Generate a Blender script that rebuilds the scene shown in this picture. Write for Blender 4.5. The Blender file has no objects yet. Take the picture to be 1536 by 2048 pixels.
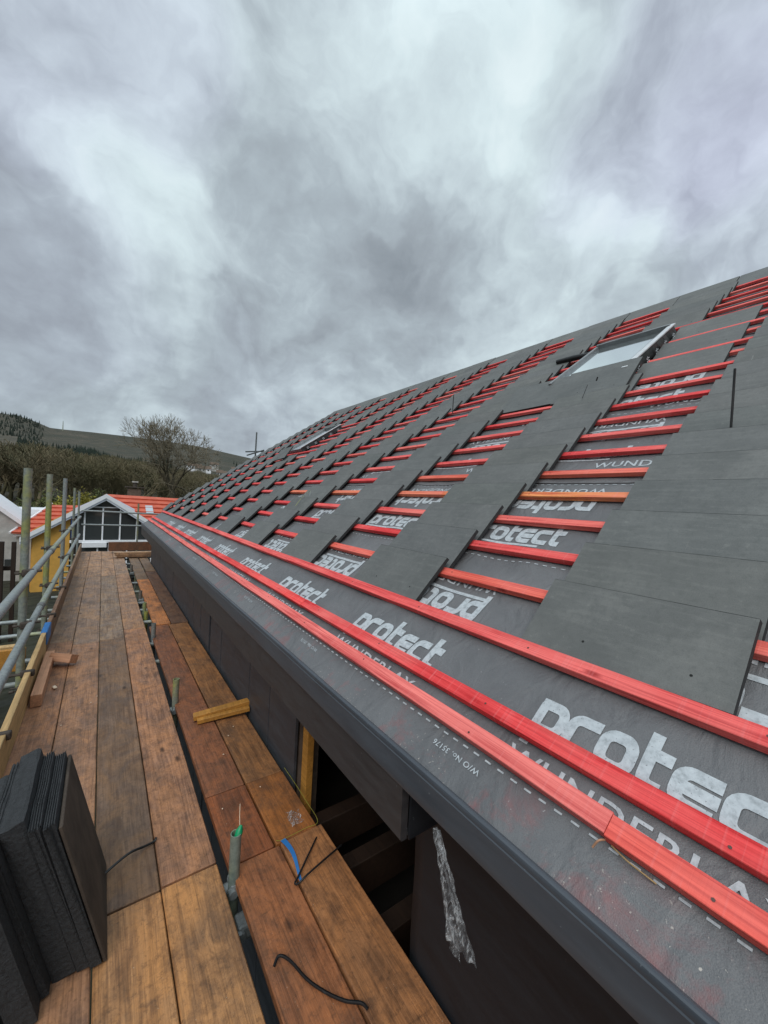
import bpy, bmesh, math, random
import numpy as np
from mathutils import Vector, Matrix, noise as mnoise
random.seed(7); rng = np.random.default_rng(7)
scn = bpy.context.scene
col = scn.collection
R = math.radians

# ------------------------------------------------------------------ tagging
def tag(o, label=None, cat=None, group=None, kind=None):
    if label: o['label'] = label
    if cat: o['category'] = cat
    if group: o['group'] = group
    if kind: o['kind'] = kind
    elif cat: o['kind'] = 'thing'
    return o
def empty(name, loc=(0, 0, 0), **k):
    o = bpy.data.objects.new(name, None); col.objects.link(o); o.location = loc
    o.empty_display_size = .1
    return tag(o, **k)
def link(name, me, mats=(), parent=None, color=None, **k):
    o = bpy.data.objects.new(name, me); col.objects.link(o)
    for m in (mats if isinstance(mats, (list, tuple)) else [mats]):
        if m and m.name not in [x.name for x in me.materials]: me.materials.append(m)
    if parent:
        o.parent = parent
    if color: o.color = tuple(color) + (1,)
    return tag(o, **k)
def smooth(me, ang=40):
    for p in me.polygons: p.use_smooth = True
    try: me.set_sharp_from_angle(angle=R(ang))
    except Exception: pass

class MB:
    """collects shapes into one bmesh"""
    def __init__(s): s.bm = bmesh.new(); s.mi = 0
    def _f(s, vs):
        try:
            f = s.bm.faces.new(vs); f.material_index = s.mi; return f
        except ValueError: return None
    def box(s, lo, hi, mat=None, bevel=0, seg=1):
        x0, y0, z0 = lo; x1, y1, z1 = hi
        P = [(x0,y0,z0),(x1,y0,z0),(x1,y1,z0),(x0,y1,z0),(x0,y0,z1),(x1,y0,z1),(x1,y1,z1),(x0,y1,z1)]
        P = [Vector(p) for p in P]
        if mat is not None: P = [mat @ p for p in P]
        v = [s.bm.verts.new(p) for p in P]
        fs = [s._f([v[i] for i in q]) for q in ((0,3,2,1),(4,5,6,7),(0,1,5,4),(1,2,6,5),(2,3,7,6),(3,0,4,7))]
        if bevel > 0:
            es = list({e for f in fs for e in f.edges})
            bmesh.ops.bevel(s.bm, geom=es, offset=bevel, segments=seg, affect='EDGES', profile=.5)
        return s
    def hexa(s, P):
        v = [s.bm.verts.new(p) for p in P]
        for q in ((0,3,2,1),(4,5,6,7),(0,1,5,4),(1,2,6,5),(2,3,7,6),(3,0,4,7)): s._f([v[i] for i in q])
        return s
    def tube(s, pts, r, n=12, cap=True, closed=False):
        pts = [Vector(p) for p in pts]; rings = []
        rr = r if isinstance(r, (list, tuple)) else [r] * len(pts)
        up = None
        for i, p in enumerate(pts):
            a = pts[max(i-1, 0)]; b = pts[min(i+1, len(pts)-1)]
            d = (b - a).normalized()
            if up is None: up = d.orthogonal().normalized()
            up = (up - d * up.dot(d)).normalized(); w = d.cross(up)
            rings.append([s.bm.verts.new(p + (up*math.cos(2*math.pi*k/n) + w*math.sin(2*math.pi*k/n))*rr[i]) for k in range(n)])
        for i in range(len(rings)-1):
            for k in range(n): s._f([rings[i][k], rings[i][(k+1)%n], rings[i+1][(k+1)%n], rings[i+1][k]])
        if cap: s._f(rings[0][::-1]); s._f(rings[-1])
        return s
    def pipe(s, a, b, r, t=.004, n=20):
        a = Vector(a); b = Vector(b); d = (b-a).normalized(); u = d.orthogonal().normalized(); w = d.cross(u)
        R4 = []
        for c, q in ((a, r), (b, r), (b, r-t), (a, r-t)):
            R4.append([s.bm.verts.new(c + (u*math.cos(2*math.pi*k/n)+w*math.sin(2*math.pi*k/n))*q) for k in range(n)])
        for i in range(4):
            A, B = R4[i], R4[(i+1) % 4]
            for k in range(n): s._f([A[k], A[(k+1)%n], B[(k+1)%n], B[k]])
        return s
    def prism(s, poly, fn0, fn1):
        a = [s.bm.verts.new(fn0(p)) for p in poly]; b = [s.bm.verts.new(fn1(p)) for p in poly]
        n = len(poly)
        for i in range(n): s._f([a[i], a[(i+1)%n], b[(i+1)%n], b[i]])
        s._f(a[::-1]); s._f(b)
        return s
    def quad(s, *P): s._f([s.bm.verts.new(p) for p in P]); return s
    def mesh(s, name, normals=True):
        if normals: bmesh.ops.recalc_face_normals(s.bm, faces=s.bm.faces)
        me = bpy.data.meshes.new(name); s.bm.to_mesh(me); s.bm.free(); return me
    def build(s, name, mats, parent=None, sm=None, normals=True, **k):
        me = s.mesh(name, normals)
        if sm: smooth(me, sm)
        return link(name, me, mats, parent, **k)

def np_mesh(name, V, F):
    me = bpy.data.meshes.new(name)
    V = np.asarray(V, dtype=np.float32); F = np.asarray(F, dtype=np.int32)
    n, k = F.shape
    me.vertices.add(len(V)); me.vertices.foreach_set('co', V.ravel())
    me.loops.add(n*k); me.loops.foreach_set('vertex_index', F.ravel())
    me.polygons.add(n); me.polygons.foreach_set('loop_start', np.arange(0, n*k, k, dtype=np.int32))
    me.polygons.foreach_set('loop_total', np.full(n, k, dtype=np.int32))
    me.update(calc_edges=True); me.validate(); return me

# ------------------------------------------------------------------ materials
class NT:
    def __init__(s, name):
        s.m = bpy.data.materials.new(name); s.m.use_nodes = True
        s.t = s.m.node_tree; s.b = s.t.nodes['Principled BSDF']; s.out = s.t.nodes['Material Output']
    def n(s, ty, **k):
        x = s.t.nodes.new(ty)
        for a, v in k.items():
            if hasattr(x, a) and a not in ('inputs',): setattr(x, a, v)
        return x
    def l(s, a, b): s.t.links.new(a, b)
    def coord(s, kind='Object', scale=(1,1,1), loc=None):
        tc = s.n('ShaderNodeTexCoord'); mp = s.n('ShaderNodeMapping'); mp.inputs['Scale'].default_value = scale
        if kind == 'World':
            g = s.n('ShaderNodeNewGeometry'); s.l(g.outputs['Position'], mp.inputs['Vector'])
        else: s.l(tc.outputs[kind], mp.inputs['Vector'])
        if loc is not None: s.l(loc, mp.inputs['Location'])
        return mp.outputs['Vector']
    def rnd(s):
        oi = s.n('ShaderNodeObjectInfo'); return oi
    def noise(s, v, scale, detail=4, rough=.55, dist=0):
        x = s.n('ShaderNodeTexNoise'); x.inputs['Scale'].default_value = scale; x.inputs['Detail'].default_value = detail
        x.inputs['Roughness'].default_value = rough; x.inputs['Distortion'].default_value = dist
        s.l(v, x.inputs['Vector']); return x
    def ramp(s, f, stops):
        x = s.n('ShaderNodeValToRGB'); e = x.color_ramp.elements
        while len(e) < len(stops): e.new(.5)
        for el, (p, c) in zip(e, stops):
            el.position = p; el.color = (c if isinstance(c, (tuple, list)) else (c, c, c)) + ((1,) if not isinstance(c, (tuple, list)) or len(c) == 3 else ())
        s.l(f, x.inputs['Fac']); return x.outputs['Color']
    def mix(s, f, a, b, mode='MIX'):
        x = s.n('ShaderNodeMix'); x.data_type = 'RGBA'; x.blend_type = mode
        for sock, val in ((x.inputs['Factor'], f), (x.inputs['A'], a), (x.inputs['B'], b)):
            if isinstance(val, (int, float)): sock.default_value = val
            elif isinstance(val, tuple): sock.default_value = val + (1,) if len(val) == 3 else val
            else: s.l(val, sock)
        return x.outputs['Result']
    def math(s, op, a, b=0.0):
        x = s.n('ShaderNodeMath'); x.operation = op
        for i, val in enumerate((a, b)):
            if isinstance(val, (int, float)): x.inputs[i].default_value = val
            else: s.l(val, x.inputs[i])
        return x.outputs[0]
    def bump(s, h, strength=.3, dist=.01):
        x = s.n('ShaderNodeBump'); x.inputs['Strength'].default_value = strength; x.inputs['Distance'].default_value = dist
        s.l(h, x.inputs['Height']); s.l(x.outputs['Normal'], s.b.inputs['Normal']); return x
    def base(s, c):
        if isinstance(c, tuple): s.b.inputs['Base Color'].default_value = c + (1,)
        else: s.l(c, s.b.inputs['Base Color'])
        return s
    def rough(s, r):
        if isinstance(r, (int, float)): s.b.inputs['Roughness'].default_value = r
        else: s.l(r, s.b.inputs['Roughness'])
        return s
def simple(name, c, rough=.6, metal=0, var=.25, scale=8, bump=0, spec=.5):
    t = NT(name); v = t.coord('Object')
    nz = t.noise(v, scale, 6, .6)
    lo = tuple(x*(1-var) for x in c); hi = tuple(min(1, x*(1+var)) for x in c)
    t.base(t.ramp(nz.outputs['Fac'], [(.3, lo), (.7, hi)])); t.rough(rough)
    t.b.inputs['Metallic'].default_value = metal; t.b.inputs['Specular IOR Level'].default_value = spec
    if bump: t.bump(nz.outputs['Fac'], bump, .01)
    return t.m
def objoffset(t):
    oi = t.rnd(); m = t.n('ShaderNodeVectorMath'); m.operation = 'SCALE'; m.inputs[0].default_value = (37., 91., 13.)
    t.l(oi.outputs['Random'], m.inputs['Scale']); return oi, m.outputs[0]

def mat_board():
    t = NT('weathered_board_wood'); oi, off = objoffset(t)
    g = t.coord('Object', (26, 1.1, 26), off); a = t.noise(g, 1.6, 8, .65, 1.2)
    fine = t.noise(t.coord('Object', (150, 4, 150), off), 1.0, 4, .6, .4)
    blot = t.noise(t.coord('Object', (4.5, 2.6, 4.5), off), 1.5, 8, .7, 1.0)
    dirt = t.noise(t.coord('World', (1.5, 1.0, 1)), 2.1, 7, .65, .3)
    c = t.mix(t.ramp(a.outputs['Fac'], [(.32, 0.), (.68, 1.)]), t.mix(1., oi.outputs['Color'], (.55, .5, .46), 'MULTIPLY'), t.mix(1., oi.outputs['Color'], (1.3, 1.25, 1.15), 'MULTIPLY'))
    c = t.mix(t.ramp(blot.outputs['Fac'], [(.42, 0.), (.63, .85)]), c, t.mix(1., oi.outputs['Color'], (1.5, 1.3, .95), 'MULTIPLY'))
    d2 = t.noise(t.coord('World'), 9, 7, .72, .6)
    c = t.mix(t.ramp(dirt.outputs['Fac'], [(.49, 0.), (.68, .7)]), c, (.09, .06, .045))
    c = t.mix(t.ramp(d2.outputs['Fac'], [(.5, 0.), (.72, .7)]), c, (.1, .055, .035))
    c = t.mix(t.ramp(fine.outputs['Fac'], [(.3, .5), (.5, 0.)]), c, (.05, .03, .02))
    # knots and cracks
    vo = t.n('ShaderNodeTexVoronoi'); vo.inputs['Scale'].default_value = 1.0; t.l(t.coord('Object', (5.2, 2.2, 5.2), off), vo.inputs['Vector'])
    c = t.mix(t.ramp(vo.outputs['Distance'], [(.035, .85), (.1, 0.)]), c, (.03, .015, .01))
    # pale mortar specks
    sp = t.noise(t.coord('World'), 130, 2, .5)
    c = t.mix(t.ramp(sp.outputs['Fac'], [(.745, 0.), (.765, .7)]), c, (.5, .44, .36))
    wv = t.n('ShaderNodeTexWave'); wv.wave_type = 'BANDS'; wv.bands_direction = 'X'; wv.inputs['Scale'].default_value = 7.; wv.inputs['Distortion'].default_value = 14.; wv.inputs['Detail'].default_value = 4; wv.inputs['Detail Scale'].default_value = .8
    t.l(t.coord('Object', (1, .11, 1), off), wv.inputs['Vector'])
    wmk = t.noise(t.coord('Object', (6, 1.6, 6), off), 1.1, 5, .65, .5)
    c = t.mix(t.math('MULTIPLY', t.ramp(wv.outputs['Fac'], [(.05, .42), (.4, 0.)]), t.ramp(wmk.outputs['Fac'], [(.46, 0.), (.62, 1.)])), c, (.08, .038, .02))
    pk = t.noise(t.coord('Object', (7, 3.2, 7), off), 1.3, 7, .7, .8)
    c = t.mix(t.ramp(pk.outputs['Fac'], [(.52, 0.), (.7, .6)]), c, t.mix(1., oi.outputs['Color'], (1.55, 1.45, 1.25), 'MULTIPLY'))
    c = t.mix(t.ramp(pk.outputs['Fac'], [(.3, .55), (.44, 0.)]), c, t.mix(1., oi.outputs['Color'], (.35, .3, .3), 'MULTIPLY'))
    grit = t.noise(t.coord('World'), 45, 6, .75)
    c = t.mix(t.ramp(grit.outputs['Fac'], [(.34, .45), (.47, 0.)]), c, (.06, .036, .024))
    # transverse crumple marks
    cr = t.noise(t.coord('Object', (5, 26, 5), off), 1.0, 5, .7, 1.0)
    c = t.mix(t.ramp(cr.outputs['Fac'], [(.62, 0.), (.74, .45)]), c, (.06, .035, .022))
    t.base(c); t.rough(t.ramp(blot.outputs['Fac'], [(.35, .42), (.65, .68)]))
    t.b.inputs['Specular IOR Level'].default_value = .4
    c = t.mix(1., c, (1.06, 1.0, .92), 'MULTIPLY'); t.l(c, t.b.inputs['Base Color'])
    h = t.math('ADD', t.math('MULTIPLY', a.outputs['Fac'], 1.), t.math('ADD', fine.outputs['Fac'], t.math('MULTIPLY', cr.outputs['Fac'], 1.4)))
    t.bump(h, .45, .004)
    return t.m
def mat_batten():
    t = NT('red_treated_timber'); oi, off = objoffset(t)
    a = t.noise(t.coord('Object', (60, 1.4, 60), off), 1.3, 8, .62, 1.0)
    pat = t.noise(t.coord('Object', (4, 1.6, 4), off), 1.3, 5, .6)
    c = t.mix(t.ramp(a.outputs['Fac'], [(.34, 0.), (.64, 1.)]), t.mix(1., oi.outputs['Color'], (.62, .4, .42), 'MULTIPLY'), t.mix(1., oi.outputs['Color'], (1.12, 1.6, 1.5), 'MULTIPLY'))
    saw = t.noise(t.coord('Object', (2, 90, 2), off), 1.2, 3, .6, .5)
    c = t.mix(t.ramp(pat.outputs['Fac'], [(.45, 0.), (.7, .55)]), c, (.95, .25, .22))
    c = t.mix(t.ramp(pat.outputs['Fac'], [(.27, .6), (.42, 0.)]), c, (.55, .035, .04))
    vo = t.n('ShaderNodeTexVoronoi'); t.l(t.coord('Object', (9, 3.2, 9), off), vo.inputs['Vector']); vo.inputs['Scale'].default_value = 1
    c = t.mix(t.ramp(vo.outputs['Distance'], [(.04, .8), (.11, 0.)]), c, (.3, .02, .02))
    c = t.mix(t.ramp(saw.outputs['Fac'], [(.55, 0.), (.8, .35)]), c, (.9, .33, .33))
    g2 = t.noise(t.coord('Object', (190, 3, 190), off), 1.0, 4, .6, .5)
    c = t.mix(t.ramp(g2.outputs['Fac'], [(.3, .55), (.48, 0.)]), c, (.38, .03, .04))
    t.base(c); t.rough(.72); t.bump(t.math('ADD', a.outputs['Fac'], t.math('MULTIPLY', saw.outputs['Fac'], .5)), .7, .003); t.b.inputs['Specular IOR Level'].default_value = .2
    return t.m
def mat_tile():
    t = NT('grey_slate_tile'); oi, off = objoffset(t)
    n1 = t.noise(t.coord('Object', (1, 1, 1), off), 4, 6, .6); n2 = t.noise(t.coord('Object', (1, 1, 1), off), 320, 2, .5)
    st = t.noise(t.coord('Object', (8, 1, 1), off), 6, 5, .6)
    c = t.ramp(n1.outputs['Fac'], [(.3, (.1, .104, .102)), (.7, (.145, .149, .145))])
    c = t.mix(t.ramp(st.outputs['Fac'], [(.5, 0.), (.72, .4)]), c, (.2, .204, .195))
    c = t.mix(t.ramp(n2.outputs['Fac'], [(.35, .35), (.5, 0.)]), c, (.07, .075, .07))
    dust = t.noise(t.coord('World'), 1.7, 8, .7, .4)
    c = t.mix(t.ramp(dust.outputs['Fac'], [(.56, 0.), (.78, .4)]), c, (.27, .27, .255))
    mot = t.noise(t.coord('Object', (1, 1, 1), off), 38, 5, .7)
    c = t.mix(t.ramp(mot.outputs['Fac'], [(.34, .45), (.5, 0.)]), c, (.085, .09, .086))
    c = t.mix(t.ramp(mot.outputs['Fac'], [(.6, 0.), (.75, .4)]), c, (.25, .25, .235))
    sc = t.noise(t.coord('Object', (3, 40, 3), off), 1.4, 3, .5, 1.5)
    c = t.mix(t.ramp(sc.outputs['Fac'], [(.735, 0.), (.76, .35)]), c, (.3, .3, .29))
    c = t.mix(1., c, oi.outputs['Color'], 'MULTIPLY')
    t.base(c); t.rough(.58); t.bump(t.math('ADD', t.math('MULTIPLY', n2.outputs['Fac'], .5), n1.outputs['Fac']), .25, .002)
    return t.m
def mat_felt():
    t = NT('grey_breather_membrane'); v = t.coord('World')
    n1 = t.noise(v, 2.2, 6, .6, .5); n2 = t.noise(v, 380, 2, .5); wr = t.noise(t.coord('World', (1, 1.4, 1)), 5, 4, .5, 1.5)
    c = t.ramp(n1.outputs['Fac'], [(.3, (.115, .118, .125)), (.7, (.175, .178, .185))])
    c = t.mix(t.ramp(n2.outputs['Fac'], [(.35, .3), (.5, 0.)]), c, (.07, .07, .075))
    # red dye rubbed off near the eaves and pale sawdust
    red = t.noise(t.coord('World', (1, 1, 1)), 4.5, 7, .7, .6)
    sep = t.n('ShaderNodeSeparateXYZ'); g = t.n('ShaderNodeNewGeometry'); t.l(g.outputs['Position'], sep.inputs[0])
    near = t.n('ShaderNodeMapRange'); near.inputs['From Min'].default_value = .95; near.inputs['From Max'].default_value = .86; t.l(sep.outputs['X'], near.inputs['Value'])
    f = t.math('MULTIPLY', t.ramp(red.outputs['Fac'], [(.53, 0.), (.75, .55)]), near.outputs[0])
    c = t.mix(f, c, (.36, .06, .055))
    sp = t.noise(v, 95, 3, .6); sp2 = t.noise(v, 3.0, 3, .5)
    f2 = t.math('MULTIPLY', t.ramp(sp.outputs['Fac'], [(.66, 0.), (.70, 1.)]), t.math('MULTIPLY', t.ramp(sp2.outputs['Fac'], [(.42, 0.1), (.6, .9)]), near.outputs[0]))
    c = t.mix(f2, c, (.62, .56, .5))
    spd = t.noise(v, 60, 3, .6)
    c = t.mix(t.ramp(spd.outputs['Fac'], [(.73, 0.), (.755, .55)]), c, (.5, .5, .5))
    t.base(c); t.rough(.5); t.bump(t.math('ADD', wr.outputs['Fac'], t.math('MULTIPLY', n2.outputs['Fac'], .08)), .6, .03)
    return t.m
def mat_print():
    t = NT('pale_grey_print'); v = t.coord('World')
    n = t.noise(v, 55, 5, .65); c = t.ramp(n.outputs['Fac'], [(.3, (.3, .33, .35)), (.5, (.46, .5, .53)), (.75, (.56, .61, .64))])
    sp = t.noise(v, 160, 2, .5); c = t.mix(t.ramp(sp.outputs['Fac'], [(.27, .8), (.33, 0.)]), c, (.15, .15, .16))
    t.base(c); t.rough(.5); return t.m
def mat_galv():
    t = NT('galvanised_tube'); oi, off = objoffset(t); v = t.coord('World')
    n = t.noise(v, 5, 6, .6); n2 = t.noise(v, 40, 4, .6)
    c = t.ramp(n2.outputs['Fac'], [(.3, (.2, .225, .23)), (.7, (.33, .36, .365))])
    c = t.mix(t.math('MULTIPLY', t.ramp(n.outputs['Fac'], [(.45, 0.), (.62, .8)]), oi.outputs['Alpha']), c, t.mix(n2.outputs['Fac'], (.16, .19, .05), (.5, .5, .14)))
    c = t.mix(1., c, oi.outputs['Color'], 'MULTIPLY')
    t.base(c); t.rough(.5); t.b.inputs['Metallic'].default_value = .25; t.bump(n2.outputs['Fac'], .15, .003)
    return t.m
def mat_pine(name, c):
    t = NT(name); oi, off = objoffset(t)
    a = t.noise(t.coord('Object', (40, 2, 40), off), 1.2, 7, .6, 1.0)
    lo = tuple(x*.62 for x in c); hi = tuple(min(1, x*1.15) for x in c)
    col_ = t.ramp(a.outputs['Fac'], [(.3, lo), (.7, hi)])
    b = t.noise(t.coord('World'), 4, 5, .6)
    col_ = t.mix(t.ramp(b.outputs['Fac'], [(.5, 0.), (.75, .6)]), col_, tuple(x*.4 for x in c))
    t.base(col_); t.rough(.65); t.bump(a.outputs['Fac'], .3, .003); return t.m

M = {}
M['board'] = mat_board(); M['batten'] = mat_batten(); M['tile'] = mat_tile(); M['felt'] = mat_felt(); M['print'] = mat_print()
M['galv'] = mat_galv(); M['pine'] = mat_pine('pale_pine', (.58, .38, .17)); M['amber'] = mat_pine('amber_pine', (.5, .23, .04)); M['pink'] = mat_pine('reddish_offcut_wood', (.6, .31, .18))
M['rust'] = simple('rusty_coupler_steel', (.075, .06, .05), .7, .3, .5, 30, .3)
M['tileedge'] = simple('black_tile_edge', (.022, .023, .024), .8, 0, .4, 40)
M['nail'] = simple('dull_nail_head', (.12, .07, .06), .5, .6)
M['hole'] = simple('dark_nail_hole', (.01, .01, .01), .9)
M['coupler'] = simple('black_clip_steel', (.03, .03, .032), .55, .3, .4, 30, .2)
def mat_streak(name, lo, hi, rough, metal=0, sc=(3, 1.2, 9), scuff=(.3, .33, .36), amt=.4):
    t = NT(name); n = t.noise(t.coord('World', sc), 2.5, 7, .65, .4); n2 = t.noise(t.coord('World'), 60, 3, .6)
    c = t.ramp(n.outputs['Fac'], [(.3, lo), (.72, hi)])
    c = t.mix(t.ramp(n2.outputs['Fac'], [(.72, 0.), (.77, amt)]), c, scuff)
    t.base(c); t.rough(t.ramp(n.outputs['Fac'], [(.3, rough), (.7, min(1, rough+.15))])); t.b.inputs['Metallic'].default_value = metal
    t.bump(n2.outputs['Fac'], .06, .002); return t.m
M['trim'] = mat_streak('blue_grey_coated_metal', (.05, .059, .073), (.078, .09, .108), .32)
M['fascia'] = mat_streak('dark_brown_fascia', (.03, .03, .034), (.056, .054, .057), .42, sc=(3, 2.2, 14))
M['clad'] = mat_streak('charcoal_cladding', (.03, .034, .042), (.06, .066, .078), .42)
M['black'] = mat_streak('black_membrane', (.012, .014, .018), (.024, .027, .033), .42, amt=.15); M['black'].node_tree.nodes['Principled BSDF'].inputs['Specular IOR Level'].default_value = .3
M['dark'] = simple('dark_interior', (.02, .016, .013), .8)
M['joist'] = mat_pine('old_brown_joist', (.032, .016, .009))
M['steel_frame'] = simple('grey_window_metal', (.24, .25, .26), .35, .5, .15, 10)
M['silver'] = simple('silver_edge_film', (.7, .72, .74), .35, .4, .15, 20)
M['blackfoil'] = simple('printed_black_foil', (.02, .02, .02), .35, 0, .4, 30)
t = NT('sky_reflecting_glass'); t.base((.72, .78, .8)); t.rough(.06); t.b.inputs['Metallic'].default_value = .9; M['glass'] = t.m
t = NT('dark_window_glass'); t.base((.045, .05, .052)); t.rough(.05); t.b.inputs['Specular IOR Level'].default_value = 1.; M['dglass'] = t.m
M['white'] = simple('white_upvc', (.86, .88, .92), .4, 0, .04, 6)
M['bargegrey'] = simple('grey_white_bargeboard', (.68, .73, .82), .45, 0, .06, 6)
M['ochre'] = simple('ochre_render', (.62, .34, .07), .85, 0, .14, 5, .2)
M['render'] = simple('pale_grey_render', (.45, .44, .42), .9, 0, .2, 3, .2)
M['brick'] = simple('brown_stone', (.14, .1, .075), .9, 0, .35, 9, .3)
def mat_ortile():
    t = NT('orange_clay_tile'); n = t.noise(t.coord('World'), 3.5, 6, .65); n2 = t.noise(t.coord('World'), 22, 3, .6)
    c = t.ramp(n.outputs['Fac'], [(.3, (.47, .085, .045)), (.7, (.66, .15, .085))])
    c = t.mix(t.ramp(n2.outputs['Fac'], [(.55, 0.), (.75, .45)]), c, (.3, .06, .03))
    t.base(c); t.rough(.75); return t.m
M['ortile'] = mat_ortile()
M['blue'] = simple('blue_plastic', (.02, .16, .45), .45, 0, .08, 12)
M['bluenet'] = simple('dark_blue_sheet', (.02, .05, .16), .7, 0, .4, 12)
M['greenplastic'] = simple('green_plastic', (.01, .3, .12), .4)
M['chip'] = simple('pale_wood_chip', (.75, .6, .45), .7)
M['bark'] = simple('dark_bark', (.07, .058, .035), .9, 0, .4, 6)
M['twig'] = simple('brown_twigs', (.2, .17, .115), .9, 0, .35, 2)
t = NT('bare_woodland_twigs'); n_ = t.noise(t.coord('World'), .035, 5, .6); n4 = t.noise(t.coord('World'), .16, 4, .6)
c_ = t.ramp(n_.outputs['Fac'], [(.35, (.14, .15, .07)), (.47, (.2, .16, .095)), (.58, (.13, .12, .06)), (.68, (.23, .17, .11))])
c_ = t.mix(t.ramp(n4.outputs['Fac'], [(.4, .6), (.55, 0.)]), c_, (.06, .065, .035)); t.base(c_); t.rough(.95); M['wood_far'] = t.m
M['conifer'] = simple('conifer_green', (.012, .022, .014), .95, 0, .4, .05)
M['yleaf'] = simple('yellow_green_leaf', (.28, .25, .035), .7, 0, .5, 1.2)
M['gleaf'] = simple('olive_green_leaf', (.085, .1, .025), .7, 0, .5, 1.2)
def mat_plastic():
    t = NT('crinkled_clear_plastic'); v = t.coord('Object')
    n = t.noise(t.coord('Object', (34, 34, 9)), 1.6, 7, .72, 1.4); t.base((.8, .82, .85)); t.rough(.18); t.b.inputs['Specular IOR Level'].default_value = .9
    t.l(t.ramp(n.outputs['Fac'], [(.38, .05), (.52, .16), (.6, .75), (.66, .2), (.78, .85)]), t.b.inputs['Alpha']); t.bump(n.outputs['Fac'], 1., .02); return t.m  # pale opaque streaks paint highlights onto the folds
M['plastic'] = mat_plastic()
M['strap'] = simple('black_strap', (.012, .012, .013), .45)

# ------------------------------------------------------------------ camera
CZ = 1.74
r_ = Vector((.8129, -.5797, .0562)); f_ = Vector((.5814, .8134, -.0189)).normalized(); r_ = (r_ - f_*r_.dot(f_)).normalized(); u_ = r_.cross(f_)
cd = bpy.data.cameras.new('camera'); cam = bpy.data.objects.new('camera', cd); col.objects.link(cam)
cam.matrix_world = Matrix(((r_.x, u_.x, -f_.x, 0), (r_.y, u_.y, -f_.y, 0), (r_.z, u_.z, -f_.z, CZ), (0, 0, 0, 1)))
cd.sensor_fit = 'VERTICAL'; cd.sensor_height = 36; cd.sensor_width = 27; cd.lens = 36*788.2/2048; cd.clip_start = .02; cd.clip_end = 6000
scn.camera = cam

# ------------------------------------------------------------------ roof frame
TH = R(34.756); OX, OZ = .908, 1.052
S = Vector((math.cos(TH), 0, math.sin(TH))); N = Vector((-math.sin(TH), 0, math.cos(TH))); Y = Vector((0, 1, 0))
ORG = Vector((OX, 0, OZ))
def RP(s, y, n=0.): return ORG + S*s + N*n + Y*y
RM = Matrix(((S.x, 0, N.x, OX), (0, 1, 0, 0), (S.z, 0, N.z, OZ), (0, 0, 0, 1)))   # roof local (s, y, n) -> world
GA = .2542; S3 = .361; RIDGE = 6.36; YN, YF = -1.6, 11.25
ORD = ['first','second','third','fourth','fifth','sixth','seventh','eighth','ninth','tenth','eleventh','twelfth','thirteenth','fourteenth','fifteenth','sixteenth','seventeenth','eighteenth','nineteenth','twentieth','twenty-first','twenty-second','twenty-third','twenty-fourth','twenty-fifth','twenty-sixth']

house = empty('house', (1.03, 0, -2.8), label='house under construction with dark cladding, red battens and a long half-tiled roof', cat='house')
hinv = Matrix.Translation((-1.03, 0, 2.8))
def hp(o):     # parent to the house keeping world placement
    o.parent = house; o.matrix_parent_inverse = hinv; return o
def sub(o, p):
    o.parent = p; o.matrix_parent_inverse = p.matrix_world.inverted() if False else Matrix.Identity(4); return o

# --- underlay with sag
def sag(s, y):
    a = -.006*(1-math.cos(2*math.pi*(y+.2)/.6))*.5 if s > .05 else 0
    w = mnoise.noise(Vector((s*2.2, y*1.6, 3.)))*.008 + mnoise.noise(Vector((s*8+y*2, y*6, 9.)))*.0055 - abs(mnoise.noise(Vector((s*5-y*3, y*3+s, 4.))))*.006 + .002
    w = w*min(1, max(0, (s+.14)/.2))
    if s > .7: a -= .007*(math.sin(math.pi*((s-S3)/GA))**2)
    return -.034 + a + w
ss = list(np.arange(-.145, 2.2, .03)) + list(np.arange(2.2, RIDGE+.02, .08)) + [RIDGE]
ys = list(np.arange(YN, 4.5, .045)) + list(np.arange(4.5, YF, .12)) + [YF]
V = []; F = []
for s_ in ss:
    for y_ in ys:
        V.append(tuple(RP(s_, y_, sag(s_, y_))))
ny = len(ys)
for i in range(len(ss)-1):
    for j in range(ny-1):
        F.append((i*ny+j, (i+1)*ny+j, (i+1)*ny+j+1, i*ny+j+1))
me = np_mesh('underlay', V, F); smooth(me, 60)
underlay = hp(link('underlay', me, M['felt'])); underlay['label'] = 'dark grey printed roofing membrane under the battens'
# lap edges in the membrane
mb = MB()
for s0 in (1.585, 3.31, 5.0):
    pr = None
    for y_ in np.arange(YN, YF, .05):
        s1 = s0 + .008*mnoise.noise(Vector((y_*2.3, s0, 0))); lift = .006 + .012*max(0, mnoise.noise(Vector((y_*1.7, s0*3, 5))))
        cur = [RP(s1-.0, y_, sag(s1, y_)+lift), RP(s1+.09, y_, sag(s1+.09, y_)+.002), RP(s1, y_, sag(s1, y_)-.001)]
        if pr:
            mb.quad(pr[0], cur[0], cur[1], pr[1]); mb.quad(pr[2], cur[2], cur[0], pr[0])
        pr = cur
lap = mb.build('membrane_lap', M['felt'], underlay)

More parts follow.
